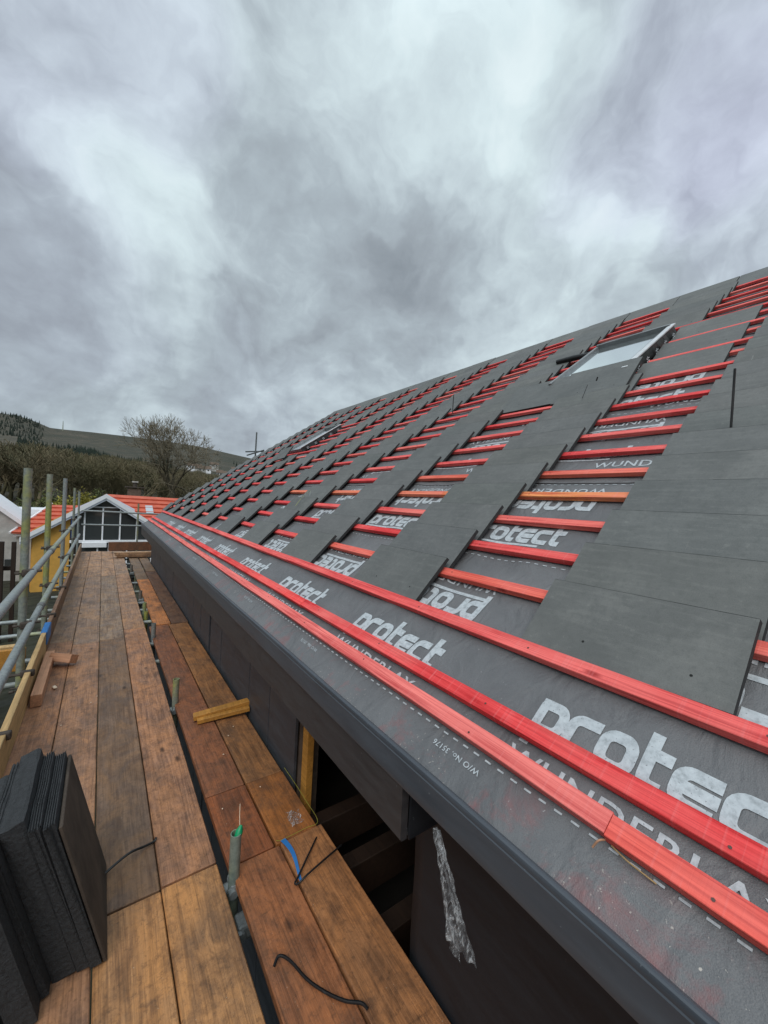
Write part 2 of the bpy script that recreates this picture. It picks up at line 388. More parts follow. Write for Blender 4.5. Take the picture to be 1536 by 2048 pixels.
# --- printed lettering on the membrane
GL = {}   # logo glyphs as centre lines with a stroke half width
def arc(cx, cy, r, a0, a1, n=5): return [(cx + r*math.cos(R(a0+(a1-a0)*i/n)), cy + r*math.sin(R(a0+(a1-a0)*i/n))) for i in range(n+1)]
t_ = .13; L_, R_, B_, T_ = .14, .86, .13, .87; q = .25
GL['p'] = [([(L_, -.42), (L_, T_)], 0), ([(L_-.13, T_)] + [(R_-q, T_)] + arc(R_-q, T_-q, q, 90, 0) + arc(R_-q, B_+q, q, 0, -90) + [(L_, B_)], 0)]
GL['r'] = [([(L_, 0)] + arc(L_+q, T_-q, q, 180, 90) + [(.92, T_)], 0)]
GL['o'] = [(arc(L_+q, T_-q, q, 180, 90) + arc(R_-q, T_-q, q, 90, 0) + arc(R_-q, B_+q, q, 0, -90) + arc(L_+q, B_+q, q, 270, 180), 1)]
GL['t'] = [([(L_+.1, 1.38)] + arc(L_+.1+q*.8, B_+q*.8, q*.8, 180, 270) + [(.66, B_)], 0), ([(L_+.1, T_), (.74, T_)], 0)]
GL['e'] = [([(.95, T_)] + arc(L_+q, T_-q, q, 90, 180) + arc(L_+q, B_+q, q, 180, 270) + [(.9, B_)], 0), ([(L_, .5), (.95, .5)], 0)]
GL['c'] = [([(.92, T_)] + arc(L_+q, T_-q, q, 90, 180) + arc(L_+q, B_+q, q, 180, 270) + [(.92, B_)], 0)]
def stroke_quads(pts, closed, w):
    pts = [Vector((a, b)) for a, b in pts]; n = len(pts); out = []; offs = []
    for i in range(n):
        a = pts[(i-1) % n] if (closed or i > 0) else None; b = pts[(i+1) % n] if (closed or i < n-1) else None
        d1 = (pts[i]-a).normalized() if a is not None and (pts[i]-a).length > 1e-6 else None
        d2 = (b-pts[i]).normalized() if b is not None and (b-pts[i]).length > 1e-6 else None
        d1 = d1 or d2; d2 = d2 or d1
        n1 = Vector((-d1.y, d1.x)); n2 = Vector((-d2.y, d2.x)); m = (n1+n2).normalized(); k = 1/max(.5, m.dot(n1))
        offs.append(m*w*k)
    rng_ = range(n) if closed else range(n-1)
    for i in rng_:
        j = (i+1) % n
        out.append([pts[i]+offs[i], pts[i]-offs[i], pts[j]-offs[j], pts[j]+offs[j]])
    return out
def font_polys(txt):
    cu = bpy.data.curves.new('tmpfont', 'FONT'); cu.body = txt; cu.size = 1; cu.resolution_u = 3; cu.space_character = 1.06
    cu.offset = .012
    o = bpy.data.objects.new('tmpfont', cu); col.objects.link(o)
    dg = bpy.context.evaluated_depsgraph_get(); me = o.evaluated_get(dg).to_mesh()
    P = [[me.vertices[i].co.xy.copy() for i in p.vertices] for p in me.polygons]
    o.evaluated_get(dg).to_mesh_clear(); bpy.data.objects.remove(o); bpy.data.curves.remove(cu)
    xs = [v.x for p in P for v in p]; ysv = [v.y for p in P for v in p]
    x0, x1, y0, y1 = min(xs), max(xs), min(ysv), max(ysv)
    return [[((v.x-x0)/(x1-x0), (v.y-y0)/(y1-y0)) for v in p] for p in P]
PW = font_polys('WUNDERLAY'); PN = font_polys('W/O No. 35176')
pb = bmesh.new()
def put(poly, s0, y0, w, h, up):   # unit poly -> roof; reading runs towards -y when up=+1
    vs = []
    for (a, b) in poly:
        y_ = y0 - up*a*w; s_ = s0 + up*b*h
        vs.append(pb.verts.new((s_, y_, 0)))
    try: pb.faces.new(vs)
    except ValueError: pass
def logo(s0, y0, up):
    pitch = .0885; w = .0925; h = .11
    adv = 0
    for i, ch in enumerate('protect'):
        for pts, cl in GL[ch]:
            for qd in stroke_quads(pts, cl, .15):
                put([(v.x, v.y) for v in qd], s0, y0 - up*adv, w, h, up)
        adv += {'p': .0935, 'r': .0885, 'o': .0925, 't': .0735, 'e': .0935, 'c': .088}[ch]
def dashes(s0, y0, y1):
    y_ = y0
    while y_ < y1:
        pb_ = [(0, 0), (1, 0), (1, 1), (0, 1)]; put(pb_, s0, y_, .02, .005, 1); y_ += .0425
PER = 1.035
rows_txt = [(-.01, 1), (.70, -1), (.84, 1), (1.57, -1), (1.74, 1), (2.45, -1), (2.59, 1), (3.32, -1)]
for base, up in rows_txt:
    ymax = 6.5 if base < 1 else 4.2
    if base < 1: ymax = 9.5 if base < 0 else 5.5
    if base > 2.2: ymax = 2.2
    dashes(base, -.6, ymax)
    for k in range(-1, 10):
        if up == 1:
            y0 = (.675 if base < 0 else .59 if base < 1 else .62) + k*PER
            if y0 > ymax+.3: continue
            logo(base+.155, y0, 1)
            put([(0,0),(1,0),(1,1),(0,1)], base+.128, y0-.02, .48, .016, 1)
            for p in PW: put(p, base+.038, y0+(.01 if base < 1 else .6), .6, .055, 1)
            if base < 0:
                for p in PN: put(p, base-.03, y0+.035, .187, .017, -1)
        else:
            y0 = (.08 if base < 1 else -.02) + k*PER
            if y0 > ymax: continue
            logo(base-.155, y0, -1)
            put([(0,0),(1,0),(1,1),(0,1)], base-.128, y0+.02, .48, .018, -1)
            for p in PW: put(p, base-.04, y0+.0, .6, .055, -1)
bmesh.ops.triangulate(pb, faces=pb.faces)
for _ in range(4):
    es = [e for e in pb.edges if e.calc_length() > .03]
    if not es: break
    bmesh.ops.subdivide_edges(pb, edges=es, cuts=1)
    bmesh.ops.triangulate(pb, faces=[f for f in pb.faces if len(f.verts) > 3])
for v in pb.verts:
    s_, y_, _ = v.co; v.co = RP(s_, y_, sag(s_, y_)+.0022)
bmesh.ops.recalc_face_normals(pb, faces=pb.faces)
me = bpy.data.meshes.new('printed_lettering'); pb.to_mesh(me); pb.free()
lt = link('printed_lettering', me, M['print'], underlay); lt['label'] = 'pale grey printed lettering and dashed lap lines on the membrane'

# --- battens (parts of the house, each length of timber its own part)
def batten(s0, y0, y1, colr, ds=0, dn=0, label=None):
    L = y1-y0; mb = MB(); n = max(2, int(L/.3))
    W, H = .05, .0255
    rings = []
    sd = random.random()*50
    for i in range(n+1):
        y_ = -L/2 + L*i/n; a = mnoise.noise(Vector((y_*.9, sd, 0)))*.006; b = mnoise.noise(Vector((y_*1.3, sd, 7)))*.003
        c = .0016
        ring = [(a, y_, -H), (W+a, y_, -H), (W+a, y_, b-c), (W+a-c, y_, b), (a+c, y_, b), (a, y_, b-c)]
        rings.append([mb.bm.verts.new(p) for p in ring])
    for i in range(n):
        for k in range(6): mb._f([rings[i][k], rings[i][(k+1) % 6], rings[i+1][(k+1) % 6], rings[i+1][k]])
    mb._f(rings[0]); mb._f(rings[-1][::-1])
    bmesh.ops.recalc_face_normals(mb.bm, faces=mb.bm.faces); mb.mi = 1
    yn = math.ceil((y0-.2)/.6)*.6+.2
    while yn < y1-.02:        # nail heads over each rafter
        yl = yn-(y0+y1)/2 + random.uniform(-.012, .012); xn = .025 + random.uniform(-.008, .008); a = mnoise.noise(Vector((yl*1.3, sd, 7)))*.003
        mb._f([mb.bm.verts.new((xn+.0036*math.cos(q_*math.pi/3), yl+.0036*math.sin(q_*math.pi/3), a+.0012)) for q_ in range(6)]); yn += .6
    o = mb.build('roof_batten', [M['batten'], M['nail']], color=colr, label=label, normals=False)
    o.matrix_world = Matrix.Translation((0, 0, 0))
    hp(o); o.matrix_local = Matrix.Identity(4)
    o.matrix_basis = RM @ Matrix.Translation((s0+ds, (y0+y1)/2, dn)) @ Matrix.Rotation(0, 4, 'Z')
    return o
REDS = [(.88, .07, .075), (.9, .12, .115), (.82, .05, .055), (.92, .16, .14), (.88, .085, .085)]
ORANGE = (.88, .26, .1); PINK = (.9, .16, .15)
def rr(): return random.choice(REDS)
NBAT = 0
for y0, y1, c in ((YN, .385, (.9, .085, .065)), (.387, 4.3, PINK), (4.302, 8.1, (.86, .17, .15)), (8.102, YF, PINK)):
    batten(0, y0, y1, c, ds=(.004 if y0 > 0 else -.002), label=None)
for y0, y1, c in ((YN, 2.2, (.86, .06, .065)), (2.202, 6.1, (.88, .055, .055)), (6.102, YF, (.88, .09, .09))): batten(.0996, y0, y1, c)
for y0, y1, c in ((YN, 3.0, (.9, .1, .1)), (3.002, 7.0, (.9, .115, .11)), (7.002, YF, (.88, .1, .1))): batten(S3, y0, y1, c)
for i in range(1, 23):
    s0 = S3+GA*i + random.uniform(-.004, .004)
    cuts = sorted([YN, random.uniform(1.2, 3.4), random.uniform(5, 8), YF]); 
    spans = list(zip(cuts[:-1], cuts[1:]))
    # the rooflight interrupts the upper battens
    if 3.30 < s0 < 4.50: spans = [(YN, 1.57), (2.36, cuts[2]), (cuts[2], 7.72), (8.5, YF)] if s0 < 4.1 and s0 > 2.9 else [(YN, 1.57), (2.36, cuts[2]), (cuts[2], YF)]
    elif 2.95 < s0 <= 3.30: spans = [(YN, cuts[1]), (cuts[1], 7.72), (8.5, YF)]
    for j, (a, b) in enumerate(spans):
        c = rr()
        if i == 4 and j == 0: c = ORANGE
        if i == 4 and j == 1: c = (.86, .2, .11)
        if i == 5 and j == 0: c = (.84, .15, .1)
        if i == 1 and j == 0: c = (.85, .12, .085)
        if b-a > .1: batten(s0, a+.001, b-.001, c)

# --- eaves: trim profile and fascia
def extrude(prof, y0, y1, n=1, wob=0):
    mb = MB(); rings = []
    for i in range(n+1):
        y_ = y0+(y1-y0)*i/n; d = wob*mnoise.noise(Vector((y_*1.1, 2, 3))); e = wob*mnoise.noise(Vector((y_*.8, 8, 3)))
        rings.append([mb.bm.verts.new((x+d, y_, z+e)) for x, z in prof])
    k = len(prof)
    for i in range(n):
        for j in range(k): mb._f([rings[i][j], rings[i][(j+1) % k], rings[i+1][(j+1) % k], rings[i+1][j]])
    mb._f(rings[0]); mb._f(rings[-1][::-1]); return mb
prof = [(.812, .957), (.803, .9635), (.797, .9635), (.7935, .961), (.7915, .956), (.7925, .945), (.7905, .942), (.7905, .90), (.787, .872), (.789, .8625), (.80, .86), (.83, .86), (.83, .945)]
hp(extrude(prof, -1.6, 11.3, 60, .002).build('eaves_trim', M['trim'], sm=30))
yy = .93
while yy < 11.25:
    y2 = min(yy + 2.9, 11.28)
    hp(extrude([(.797, .862), (.8, .685), (.806, .678), (.826, .678), (.826, .862)], yy+.0015, y2-.0015, 8, .001).build('fascia_board', M['fascia'], sm=30)); yy = y2
hp(MB().box((.828, .93, .69), (1.045, 11.28, .70)).build('soffit', M['fascia']))
hp(MB().box((.829, -1.6, .8655), (1.05, .928, .873)).build('soffit_membrane', M['black']))
hp(MB().box((.828, .921, .681), (1.05, .929, .8645)).build('fascia_end_cap', M['black']))
# --- cladding
yy = 2.24; k = 0
while yy < 11.2:
    w = .47; y2 = min(yy+w, 11.26)
    x0 = 1.022 + random.uniform(-.002, .002)
    if not (4.0 < yy < 4.4 and False):
        o = hp(MB().box((x0, yy+.004, -2.7), (x0+.02, y2-.004, .69), bevel=.002).build('cladding_panel', M['clad']))
    if k == 4: y2 += .085
    yy = y2; k += 1
# near membrane panel
mb = MB(); prev = None
for i in range(50):
    y_ = 1.105 - i*.054
    cur = []
    for j in range(14):
        z = .868 - j*.085 if j < 13 else -2.75
        d = .010*mnoise.noise(Vector((y_*3.2, z*.8, 0))) + .004*mnoise.noise(Vector((y_*11, z*2.5, 4)))
        cur.append((1.034+d, y_+.006*mnoise.noise(Vector((z*4, 1, i*.0))), z))
    if prev:
        for j in range(13): mb.quad(prev[j], prev[j+1], cur[j+1], cur[j])
    prev = cur
bmesh.ops.remove_doubles(mb.bm, verts=mb.bm.verts, dist=.0001)
sheet_ = hp(mb.build('wall_membrane', M['black'], sm=60)); md = sheet_.modifiers.new('thick', 'SOLIDIFY'); md.thickness = .008
sheet_['label'] = 'black membrane stretched over the wall nearest the camera'
# structural walls behind, gable, rear, rear slope, interior floor
mb = MB()
mb.box((1.06, 2.26, -2.8), (1.2, 11.2, .9))
mb.box((1.06, -1.6, -2.8), (1.2, 1.0, .9)); mb.box((1.06, 1.0, -2.8), (1.2, 2.26, -.45))
mb.box((1.2, 11.06, -2.8), (11.3, 11.2, .95)); mb.box((11.2, -1.6, -2.8), (11.3, 11.06, .95)); mb.box((1.2, -1.6, -2.8), (11.2, -1.5, .95))
wall_ = hp(mb.build('wall', M['brick']))
apex = RP(RIDGE, 0, -.05)
for ya, yb in ((11.04, 11.2), (-1.6, -1.45)):
    mb = MB(); mb.prism([(1.0, .94), (apex.x, apex.z-.02), (11.6, .94)], lambda p, y=ya: (p[0], y, p[1]), lambda p, y=yb: (p[0], y, p[1]))
    hp(mb.build('gable_wall', M['brick']))
mb = MB(); a = RP(-.1, 0, -.085); 
mb.hexa([(a.x, YN, a.z), (apex.x, YN, apex.z-.03), (apex.x, YF, apex.z-.03), (a.x, YF, a.z), (a.x, YN, a.z+.035), (apex.x, YN, apex.z+.005), (apex.x, YF, apex.z+.005), (a.x, YF, a.z+.035)])
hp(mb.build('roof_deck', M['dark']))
mb = MB(); mb.hexa([(apex.x+.01, YN, apex.z-.04), (11.7, YN, .85), (11.7, YF, .85), (apex.x+.01, YF, apex.z-.04), (apex.x+.01, YN, apex.z+.02), (11.7, YN, .92), (11.7, YF, .92), (apex.x+.01, YF, apex.z+.02)])
hp(mb.build('rear_slope', M['felt']))
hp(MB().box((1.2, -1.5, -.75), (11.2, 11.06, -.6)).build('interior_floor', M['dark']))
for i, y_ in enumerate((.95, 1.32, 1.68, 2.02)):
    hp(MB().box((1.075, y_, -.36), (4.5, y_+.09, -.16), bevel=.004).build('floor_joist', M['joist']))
hp(MB().box((1.055, 2.13, -.6), (1.1, 2.2, .86), bevel=.003).build('timber_stud', M['amber'], label='yellow timber stud standing at the edge of the dark wall opening'))

# --- rooflights
def rooflight(s0, s1, y0, y1, h, label):
    e = hp(MB().box((0, 0, 0), (s1-s0, y1-y0, h*.55), bevel=.004).build('rooflight', M['steel_frame'], label=label))
    e.matrix_basis = RM @ Matrix.Translation((s0, y0, -.02))
    w = .026; L = s1-s0; W = y1-y0
    def part(name, mb, m, **k):
        o = mb.build(name, m, e, **k); return o
    part('window_pane', MB().box((w, w, h*.55+.001), (L-w, W-w, h*.72)), M['glass'])
    for nm, lo, hi in (('frame_cover', (0, -.004, h*.55), (w*.6, W+.004, h*.78)), ('frame_cover', (L-w*1.2, -.004, h*.55), (L, W+.004, h*1.12)),
                       ('frame_cover', (w, W-w, h*.55), (L-w*1.2, W+.006, h)), ('frame_cover', (w, -.006, h*.55), (L-w*1.2, w, h))):
        part(nm, MB().box(lo, hi, bevel=.008, seg=2), M['steel_frame'])
    part('edge_film', MB().box((-.01, -.036, h*.9), (L+.02, .012, h*1.02), bevel=.002), M['silver'])
    # printed foil skirt on the near side
    mb = MB(); n = 14; pr = None
    for i in range(n+1):
        s_ = L*i/n; z_ = -.0 + .012*random.random()
        cur = [Vector((s_, -.022-.008*random.random(), h*.88)), Vector((s_, -.03-.02*random.random(), z_))]
        if pr: mb.quad(pr[0], cur[0], cur[1], pr[1])
        pr = cur
    part('foil_skirt', mb, M['blackfoil'])
    mb = MB()
    for i in range(5):
        s_ = L*(.1+.19*i); 
        for dz in (.02, .045):
            mb.box((s_, -.056, dz), (s_+.06, -.054, dz+.009)); mb.box((s_+.02, -.056, dz-.006), (s_+.032, -.054, dz+.02))
    part('foil_print', mb, M['print'])
    return e
rooflight(3.33, 4.46, 1.62, 2.33, .12, 'large rooflight with pale reflecting pane and silver edge film, near the camera')
rooflight(2.98, 4.08, 7.76, 8.46, .11, 'small distant rooflight seen edge-on among the far tiles')

# ------------------------------------------------------------------ roof tiles (loose, each a thing)
def tile_mesh(L, W, T, seed):
    rnd = random.Random(seed); mb = MB()
    nx, nyy = 4, 6
    def edge(a, b): return [a+(b-a)*i/nyy for i in range(nyy+1)]
    top = [[None]*(nyy+1) for _ in range(nx+1)]; bot = [[None]*(nyy+1) for _ in range(nx+1)]
    for i in range(nx+1):
        for j in range(nyy+1):
            x = L*i/nx; y = -W/2 + W*j/nyy
            if i in (0, nx): x += rnd.uniform(-.0015, .0015)
            if j in (0, nyy): y += rnd.uniform(-.0008, .0008)
            c = .0022
            xt = min(max(x, c), L-c); yt = min(max(y, -W/2+c), W/2-c)
            top[i][j] = mb.bm.verts.new((xt, yt, T + rnd.uniform(-.0004, .0004))); bot[i][j] = mb.bm.verts.new((x, y, 0))
    for i in range(nx):
        for j in range(nyy):
            mb._f([top[i][j], top[i+1][j], top[i+1][j+1], top[i][j+1]]); mb._f([bot[i][j], bot[i][j+1], bot[i+1][j+1], bot[i+1][j]])
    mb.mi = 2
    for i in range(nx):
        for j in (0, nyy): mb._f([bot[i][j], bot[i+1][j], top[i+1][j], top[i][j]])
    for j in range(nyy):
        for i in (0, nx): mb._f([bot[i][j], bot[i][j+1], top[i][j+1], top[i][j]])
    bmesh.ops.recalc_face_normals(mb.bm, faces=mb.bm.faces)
    for j in range(nyy):      # dark strip along the head, drawing in the lap joint's shade
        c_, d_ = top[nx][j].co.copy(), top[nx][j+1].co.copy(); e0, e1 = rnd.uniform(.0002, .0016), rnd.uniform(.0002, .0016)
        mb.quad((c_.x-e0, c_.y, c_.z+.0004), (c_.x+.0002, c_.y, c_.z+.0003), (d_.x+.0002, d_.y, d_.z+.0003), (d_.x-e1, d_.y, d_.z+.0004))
    # hanging nibs on the underside at the head and an interlock rib at the near edge
    for y_ in (-W*.34, W*.28): mb.box((L-.05, y_, -.02), (L-.03, y_+.05, -.0005))
    mb.mi = 1
    hx, hy = L*.23, W*.17 + rnd.uniform(-.01, .01)
    vs = [mb.bm.verts.new((hx+.0045*math.cos(a), hy+.004*math.sin(a), T+.0008)) for a in [k*math.pi/4 for k in range(8)]]; mb._f(vs)
    vs = [mb.bm.verts.new((hx+.004*math.cos(a), -W*.33+.004*math.sin(a), T+.0008)) for a in [k*math.pi/4 for k in range(8)]]; mb._f(vs)
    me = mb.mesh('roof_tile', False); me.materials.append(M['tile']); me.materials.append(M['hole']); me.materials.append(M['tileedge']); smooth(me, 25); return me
TL = .292
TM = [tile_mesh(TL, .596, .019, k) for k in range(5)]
TILEGRP = 'grey tiles set out in columns on the red battens'
def place_tile(me, s, y, n, pitch=0., yaw=0., roll=0., label='', group=TILEGRP, colr=None):
    o = bpy.data.objects.new('roof_tile', me); col.objects.link(o)
    o.matrix_world = RM @ Matrix.Translation((s, y, n)) @ Matrix.Rotation(yaw, 4, 'Z') @ Matrix.Rotation(-pitch, 4, 'Y') @ Matrix.Rotation(roll, 4, 'X')
    g = random.uniform(.92, 1.07); c = colr or (g*random.uniform(.98, 1.02), g, g*random.uniform(.97, 1.02)); o.color = tuple(c)+(1,)
    return tag(o, label, 'roof tile', group)
rk = [.255 + 1.1925*k + (.01 if k > 1 else 0) for k in range(10)]
SPOT = {0: 'nearest the camera'}
for k, r0 in enumerate(rk):
    colname = 'in the column nearest the camera' if k == 0 else 'in the column at the far verge' if k == 9 else 'in the %s column from the camera' % ORD[k]
    for i in range(22):
        s0 = S3 + .05 + GA*i + .002
        if k == 1 and 3.02 < s0 < 4.65: continue
        if k == 6 and 2.75 < s0+.1 < 4.1: continue
        n0 = -.026; n1 = .029
        pitch = math.asin((n1-n0)/TL)
        place_tile(TM[(k*7+i*3) % 5], s0+random.uniform(-.003, .003), r0+.298+random.uniform(-.005, .005), n0+random.uniform(-.001, .001), pitch+random.uniform(-.004, .004), random.uniform(-.006, .006),
                   label='grey flat tile, %s course above the lowest, %s' % (ORD[i], colname))
# continuous top course under the ridge
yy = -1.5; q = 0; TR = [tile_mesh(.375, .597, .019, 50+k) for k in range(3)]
while yy < 11.1:
    w = .597
    place_tile(TR[q % 3], 5.985+random.uniform(-.006, .006), yy+w/2, -.022, .12+random.uniform(-.01, .01), random.uniform(-.006, .006),
               label='grey tile of the unbroken top course, %s from its near end' % ORD[q], group='unbroken top course of grey tiles under the ridge')
    yy += w+.003; q += 1
# wide single tiles in the gap beside and below the rooflight
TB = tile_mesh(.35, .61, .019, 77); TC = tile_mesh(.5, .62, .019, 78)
place_tile(TB, 3.215, 1.24, -.028, .105, .03, label='single large grey tile right of the rooflight, lowest of three', group=None)
place_tile(TB, 3.725, 1.25, -.028, .105, .03, label='single large grey tile right of the rooflight, middle one of three', group=None)
place_tile(TB, 4.235, 1.27, -.028, .105, .02, label='single large grey tile right of the rooflight, topmost of three', group=None)
place_tile(TC, 2.95, 1.80, .0, .21, .02, label='grey tile tilted up against the bottom edge of the large rooflight', group=None)
place_tile(TC, 2.97, 2.42, -.005, .17, .03, label='grey tile below the left corner of the large rooflight, spanning an empty gap', group=None)
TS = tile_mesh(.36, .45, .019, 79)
place_tile(TS, 2.55, 8.05, .05, .3, .25, label='loose grey tile tilted below the small distant rooflight', group=None)

# black flashing roll, rods and wires on the roof
tag(MB().tube([RP(4.36, 2.36, .05), RP(4.42, 2.6, .05), RP(4.44, 2.82, .05)], [.028, .034, .03], 14).build('flashing_roll', M['strap'], sm=50), 'short black roll of flashing lying left of the large rooflight', 'flashing roll')
def wire(name, pts, r, label, cat, m='strap', n=6):
    P = [Vector(p) for p in pts]; out = []
    for i in range(len(P)-1):
        p0 = P[max(i-1, 0)]; p1 = P[i]; p2 = P[i+1]; p3 = P[min(i+2, len(P)-1)]
        for k in range(6):
            t = k/6; out.append(.5*((2*p1)+(-p0+p2)*t+(2*p0-5*p1+4*p2-p3)*t*t+(-p0+3*p1-3*p2+p3)*t**3))
    out.append(P[-1])
    return tag(MB().tube(out, r, n).build(name, M[m], sm=60), label, cat)
b = RP(2.0, .62, .0); wire('black_rod', [b, b+Vector((.0, .0, .14)), b+Vector((-.004, .0, .325))], .0055, 'black rod standing upright on the nearest tile column', 'rod')
b = RP(3.38, 3.74, .0); wire('black_rod', [b, b+Vector((0, 0, .12)), b+Vector((.002, 0, .25))], .006, 'thin black rod standing far up the fourth tile column', 'rod')
b = RP(2.85, 1.76, .05); wire('tile_clip', [b, b+Vector((.05, 0, .09)), b+Vector((.07, 0, .125))], .003, 'thin wire clip standing on the tile below the large rooflight', 'clip')
b = RP(3.09, 1.74, .1); wire('tile_clip', [b, b+Vector((0, -.01, .03))], .006, 'stubby dark clip under the bottom edge of the large rooflight', 'clip')
wire('bent_wire', [RP(1.02, 4.08, .045), RP(1.14, 4.15, .06), RP(1.3, 4.2, .07), RP(1.22, 4.08, .05)], .003, 'bent grey wire lying on tiles low on the fourth column', 'wire', 'galv')

# splinters at the batten joint
wire('wood_splinter', [RP(-.003, .372, -.02), RP(-.012, .335, -.014), RP(-.012, .285, -.026)], .0016, 'pale splinter sticking out at the joint of the lowest batten', 'splinter', 'pine')
wire('wood_splinter', [RP(-.002, .385, -.016), RP(-.014, .392, -.008), RP(-.03, .40, -.018)], .0022, 'short reddish splinter hanging below the lowest batten joint', 'splinter', 'pink')

# ------------------------------------------------------------------ scaffold
scf = empty('scaffold', (0, 0, 0), label='galvanised tube scaffold with moss-stained poles, guard rails and couplers beside the roof', cat='scaffold')
def galv(name, a, b, r=.0242, moss=0., tint=(1, 1, 1), pipe=True, label=None):
    mb = MB(); mb.pipe(a, b, r) if pipe else mb.tube([a, b], r, 16)
    o = mb.build(name, M['galv'], scf, sm=50, label=label); o.color = tuple(tint)+(moss,); return o
RB = .030
for (x, y_, zt, moss, lean, tint) in ((-.55, 4.72, 1.885, .9, -.03, (.95, .95, .85)), (-.55, 6.5, 1.885, 1., 0, (1, 1, .8)), (-.55, 9.0, 1.885, .15, 0, (1, 1, 1)), (-.56, 12.2, 1.72, .5, 0, (.9, .9, .8)), (-.56, 14.6, 1.62, .3, 0, (1, 1, 1)), (-.55, 2.2, .2, .1, 0, (1, 1, 1))):
    galv('standard', (x, y_+lean, -2.8), (x, y_, zt), RB if y_ < 10 else .026, moss, tint)
for (xo, z_, moss, segs) in ((-.488, .95, .5, ((2.2, 6.15), (6.17, 9.6), (9.62, 13.6))), (-.488, .48, .35, ((1.6, 5.35), (5.37, 9.2), (9.22, 13.4)))):
    for j, (a, b) in enumerate(segs):
        galv('guard_rail', (xo+.004*j, a, z_+.004*j), (xo+.004*j, b, z_-.005*j), .029, moss if j == 1 else .1, (1, 1, 1) if j != 1 else (1.05, 1.05, .95))
    for (a, b) in segs[:-1]:
        o = MB().tube([(xo+.002, b-.05, z_), (xo+.002, b+.07, z_)], .0345, 16).build('sleeve_coupler', M['galv'], scf, sm=50); o.color = (.55, .52, .5, 0)
def coupler(x, y_, z_, ax='x'):
    mb = MB(); m = Matrix.Translation((x, y_, z_))
    mb.box((-.045, -.032, -.033), (.04, .032, .033), m, bevel=.012, seg=2)
    mb.box((-.075, -.03, -.006), (.02, -.018, .006), m); mb.tube([m @ Vector((-.09, .02, .012)), m @ Vector((.085, .02, .012))], .0075, 8)
    mb.tube([m @ Vector((.06, .02, .012)), m @ Vector((.09, .02, .012))], .014, 6)
    mb.tube([m @ Vector((-.09, -.024, -.0)), m @ Vector((-.06, -.024, 0))], .013, 6)
    return mb.build('coupler', M['rust'], scf)
for y_ in (4.7, 6.5, 9.0, 12.2):
    for z_ in (.95, .48): coupler(-.518, y_+.0, z_)
for y_ in (4.66, 6.48, 8.98): coupler(-.52, y_, -.09)
# transoms below the boards
for k, y_ in enumerate((-.4, .75, 1.80, 3.60, 4.72, 5.3, 6.25, 6.9, 7.35, 8.2, 9.0, 9.9, 10.6, 11.4, 12.2, 13.2)):
    x0 = (-1.9 if k in (6, 7, 4) else -.62); galv('transom', (x0, y_+.03, -.065), (1.0, y_, -.065), .0242, .2 if k % 3 else .8, (1.2, 1.2, 1.2) if k in (6, 7) else (.9, .9, .9))
for x in (-.5, .44, .66): galv('ledger', (x, -1.5, -.115), (x, 13.6, -.115), .0242, .1, (.7, .7, .7), label=None)
galv('guard_rail', (-.46, 13.6, 1.11), (1.6, 13.62, 1.06), .0242, 0); galv('guard_rail', (-.45, 13.6, .725), (1.6, 13.62, .70), .0242, 0)
galv('standard', (.9, 14.2, -2.8), (.9, 14.2, 1.35), .0242, .7, (.9, .85, .7))
# inner standards rising between the board runs
for (y_, zt, moss, tint) in ((1.79, .2, .4, (.8, .9, .8)), (3.6, .195, 1., (1, 1, .8)), (5.37, .165, .1, (.8, .8, .8)), (6.35, .06, 1., (1, 1, .6)), (7.4, .13, .1, (.6, .5, .45)), (9.9, .15, .1, (.6, .5, .45)), (6.62, .12, 1., (.9, 1., .6))):
    galv('standard', (.545, y_, -2.8), (.55, y_, zt), .0242, moss, tint)
o = MB().tube([(.555, 1.79, .165), (.565, 1.79, .205), (.575, 1.80, .22)], [.017, .016, .006], 10).build('green_cap', M['greenplastic'], scf, sm=50); o['label'] = 'green plastic stuffed in the top of the short upright tube'
wire('thin_twig', [(.57, 1.80, .2), (.575, 1.83, .24), (.58, 1.85, .285)], .0015, 'thin pale twig sticking out of the green-capped tube', 'twig', 'chip')
for (y_, z_) in ((1.795, -.05), (1.66, -.12), (3.6, -.06), (5.35, -.06), (9.9, -.03), (7.4, -.03)):
    mb = MB(); mb.box((.53, y_-.035, z_-.035), (.6, y_+.045, z_+.03), bevel=.012, seg=2); mb.tube([(.54, y_-.05, z_), (.54, y_-.02, z_)], .02, 10)
    o = mb.build('coupler', M['galv'], scf); o.color = (.8, .8, .8, 0)
# far-left inclined pole in the trees side
galv('brace', (-2.4, 9.6, .9), (-3.6, 9.2, -.8), .0242, 0)

# toe boards, clipped to the outside standards
def wood_box(name, lo, hi, m, parent=None, bevel=.003, colr=(.3, .15, .08), rot=None, **k):
    c = (Vector(lo)+Vector(hi))/2; d = (Vector(hi)-Vector(lo))/2
    mb = MB(); mb.box(-d, d, bevel=bevel, seg=1)
    if max(d) > .6:
        es = [e for e in mb.bm.edges if e.calc_length() > max(d)*1.5]; bmesh.ops.subdivide_edges(mb.bm, edges=es, cuts=8, use_grid_fill=True)
        sd = random.random()*40
        ax = max(range(3), key=lambda i: d[i])
        for v in mb.bm.verts:
            t = v.co[ax]
            for a2 in range(3):
                if a2 != ax: v.co[a2] += .0025*mnoise.noise(Vector((t*1.2, sd, a2*7)))
    o = mb.build(name, m, parent, color=colr, **k); o.location = c
    if rot: o.rotation_euler = rot
    return o
wood_box('toe_board', (-.462, -.3, .005), (-.424, 5.6, .232), M['pine'], scf, label='pale yellow toe board nearest the camera')
wood_box('toe_board', (-.458, 5.3, .0), (-.42, 9.4, .22), M['board'], scf, colr=(.2, .13, .1), label='greyish brown toe board beyond the blue tape')
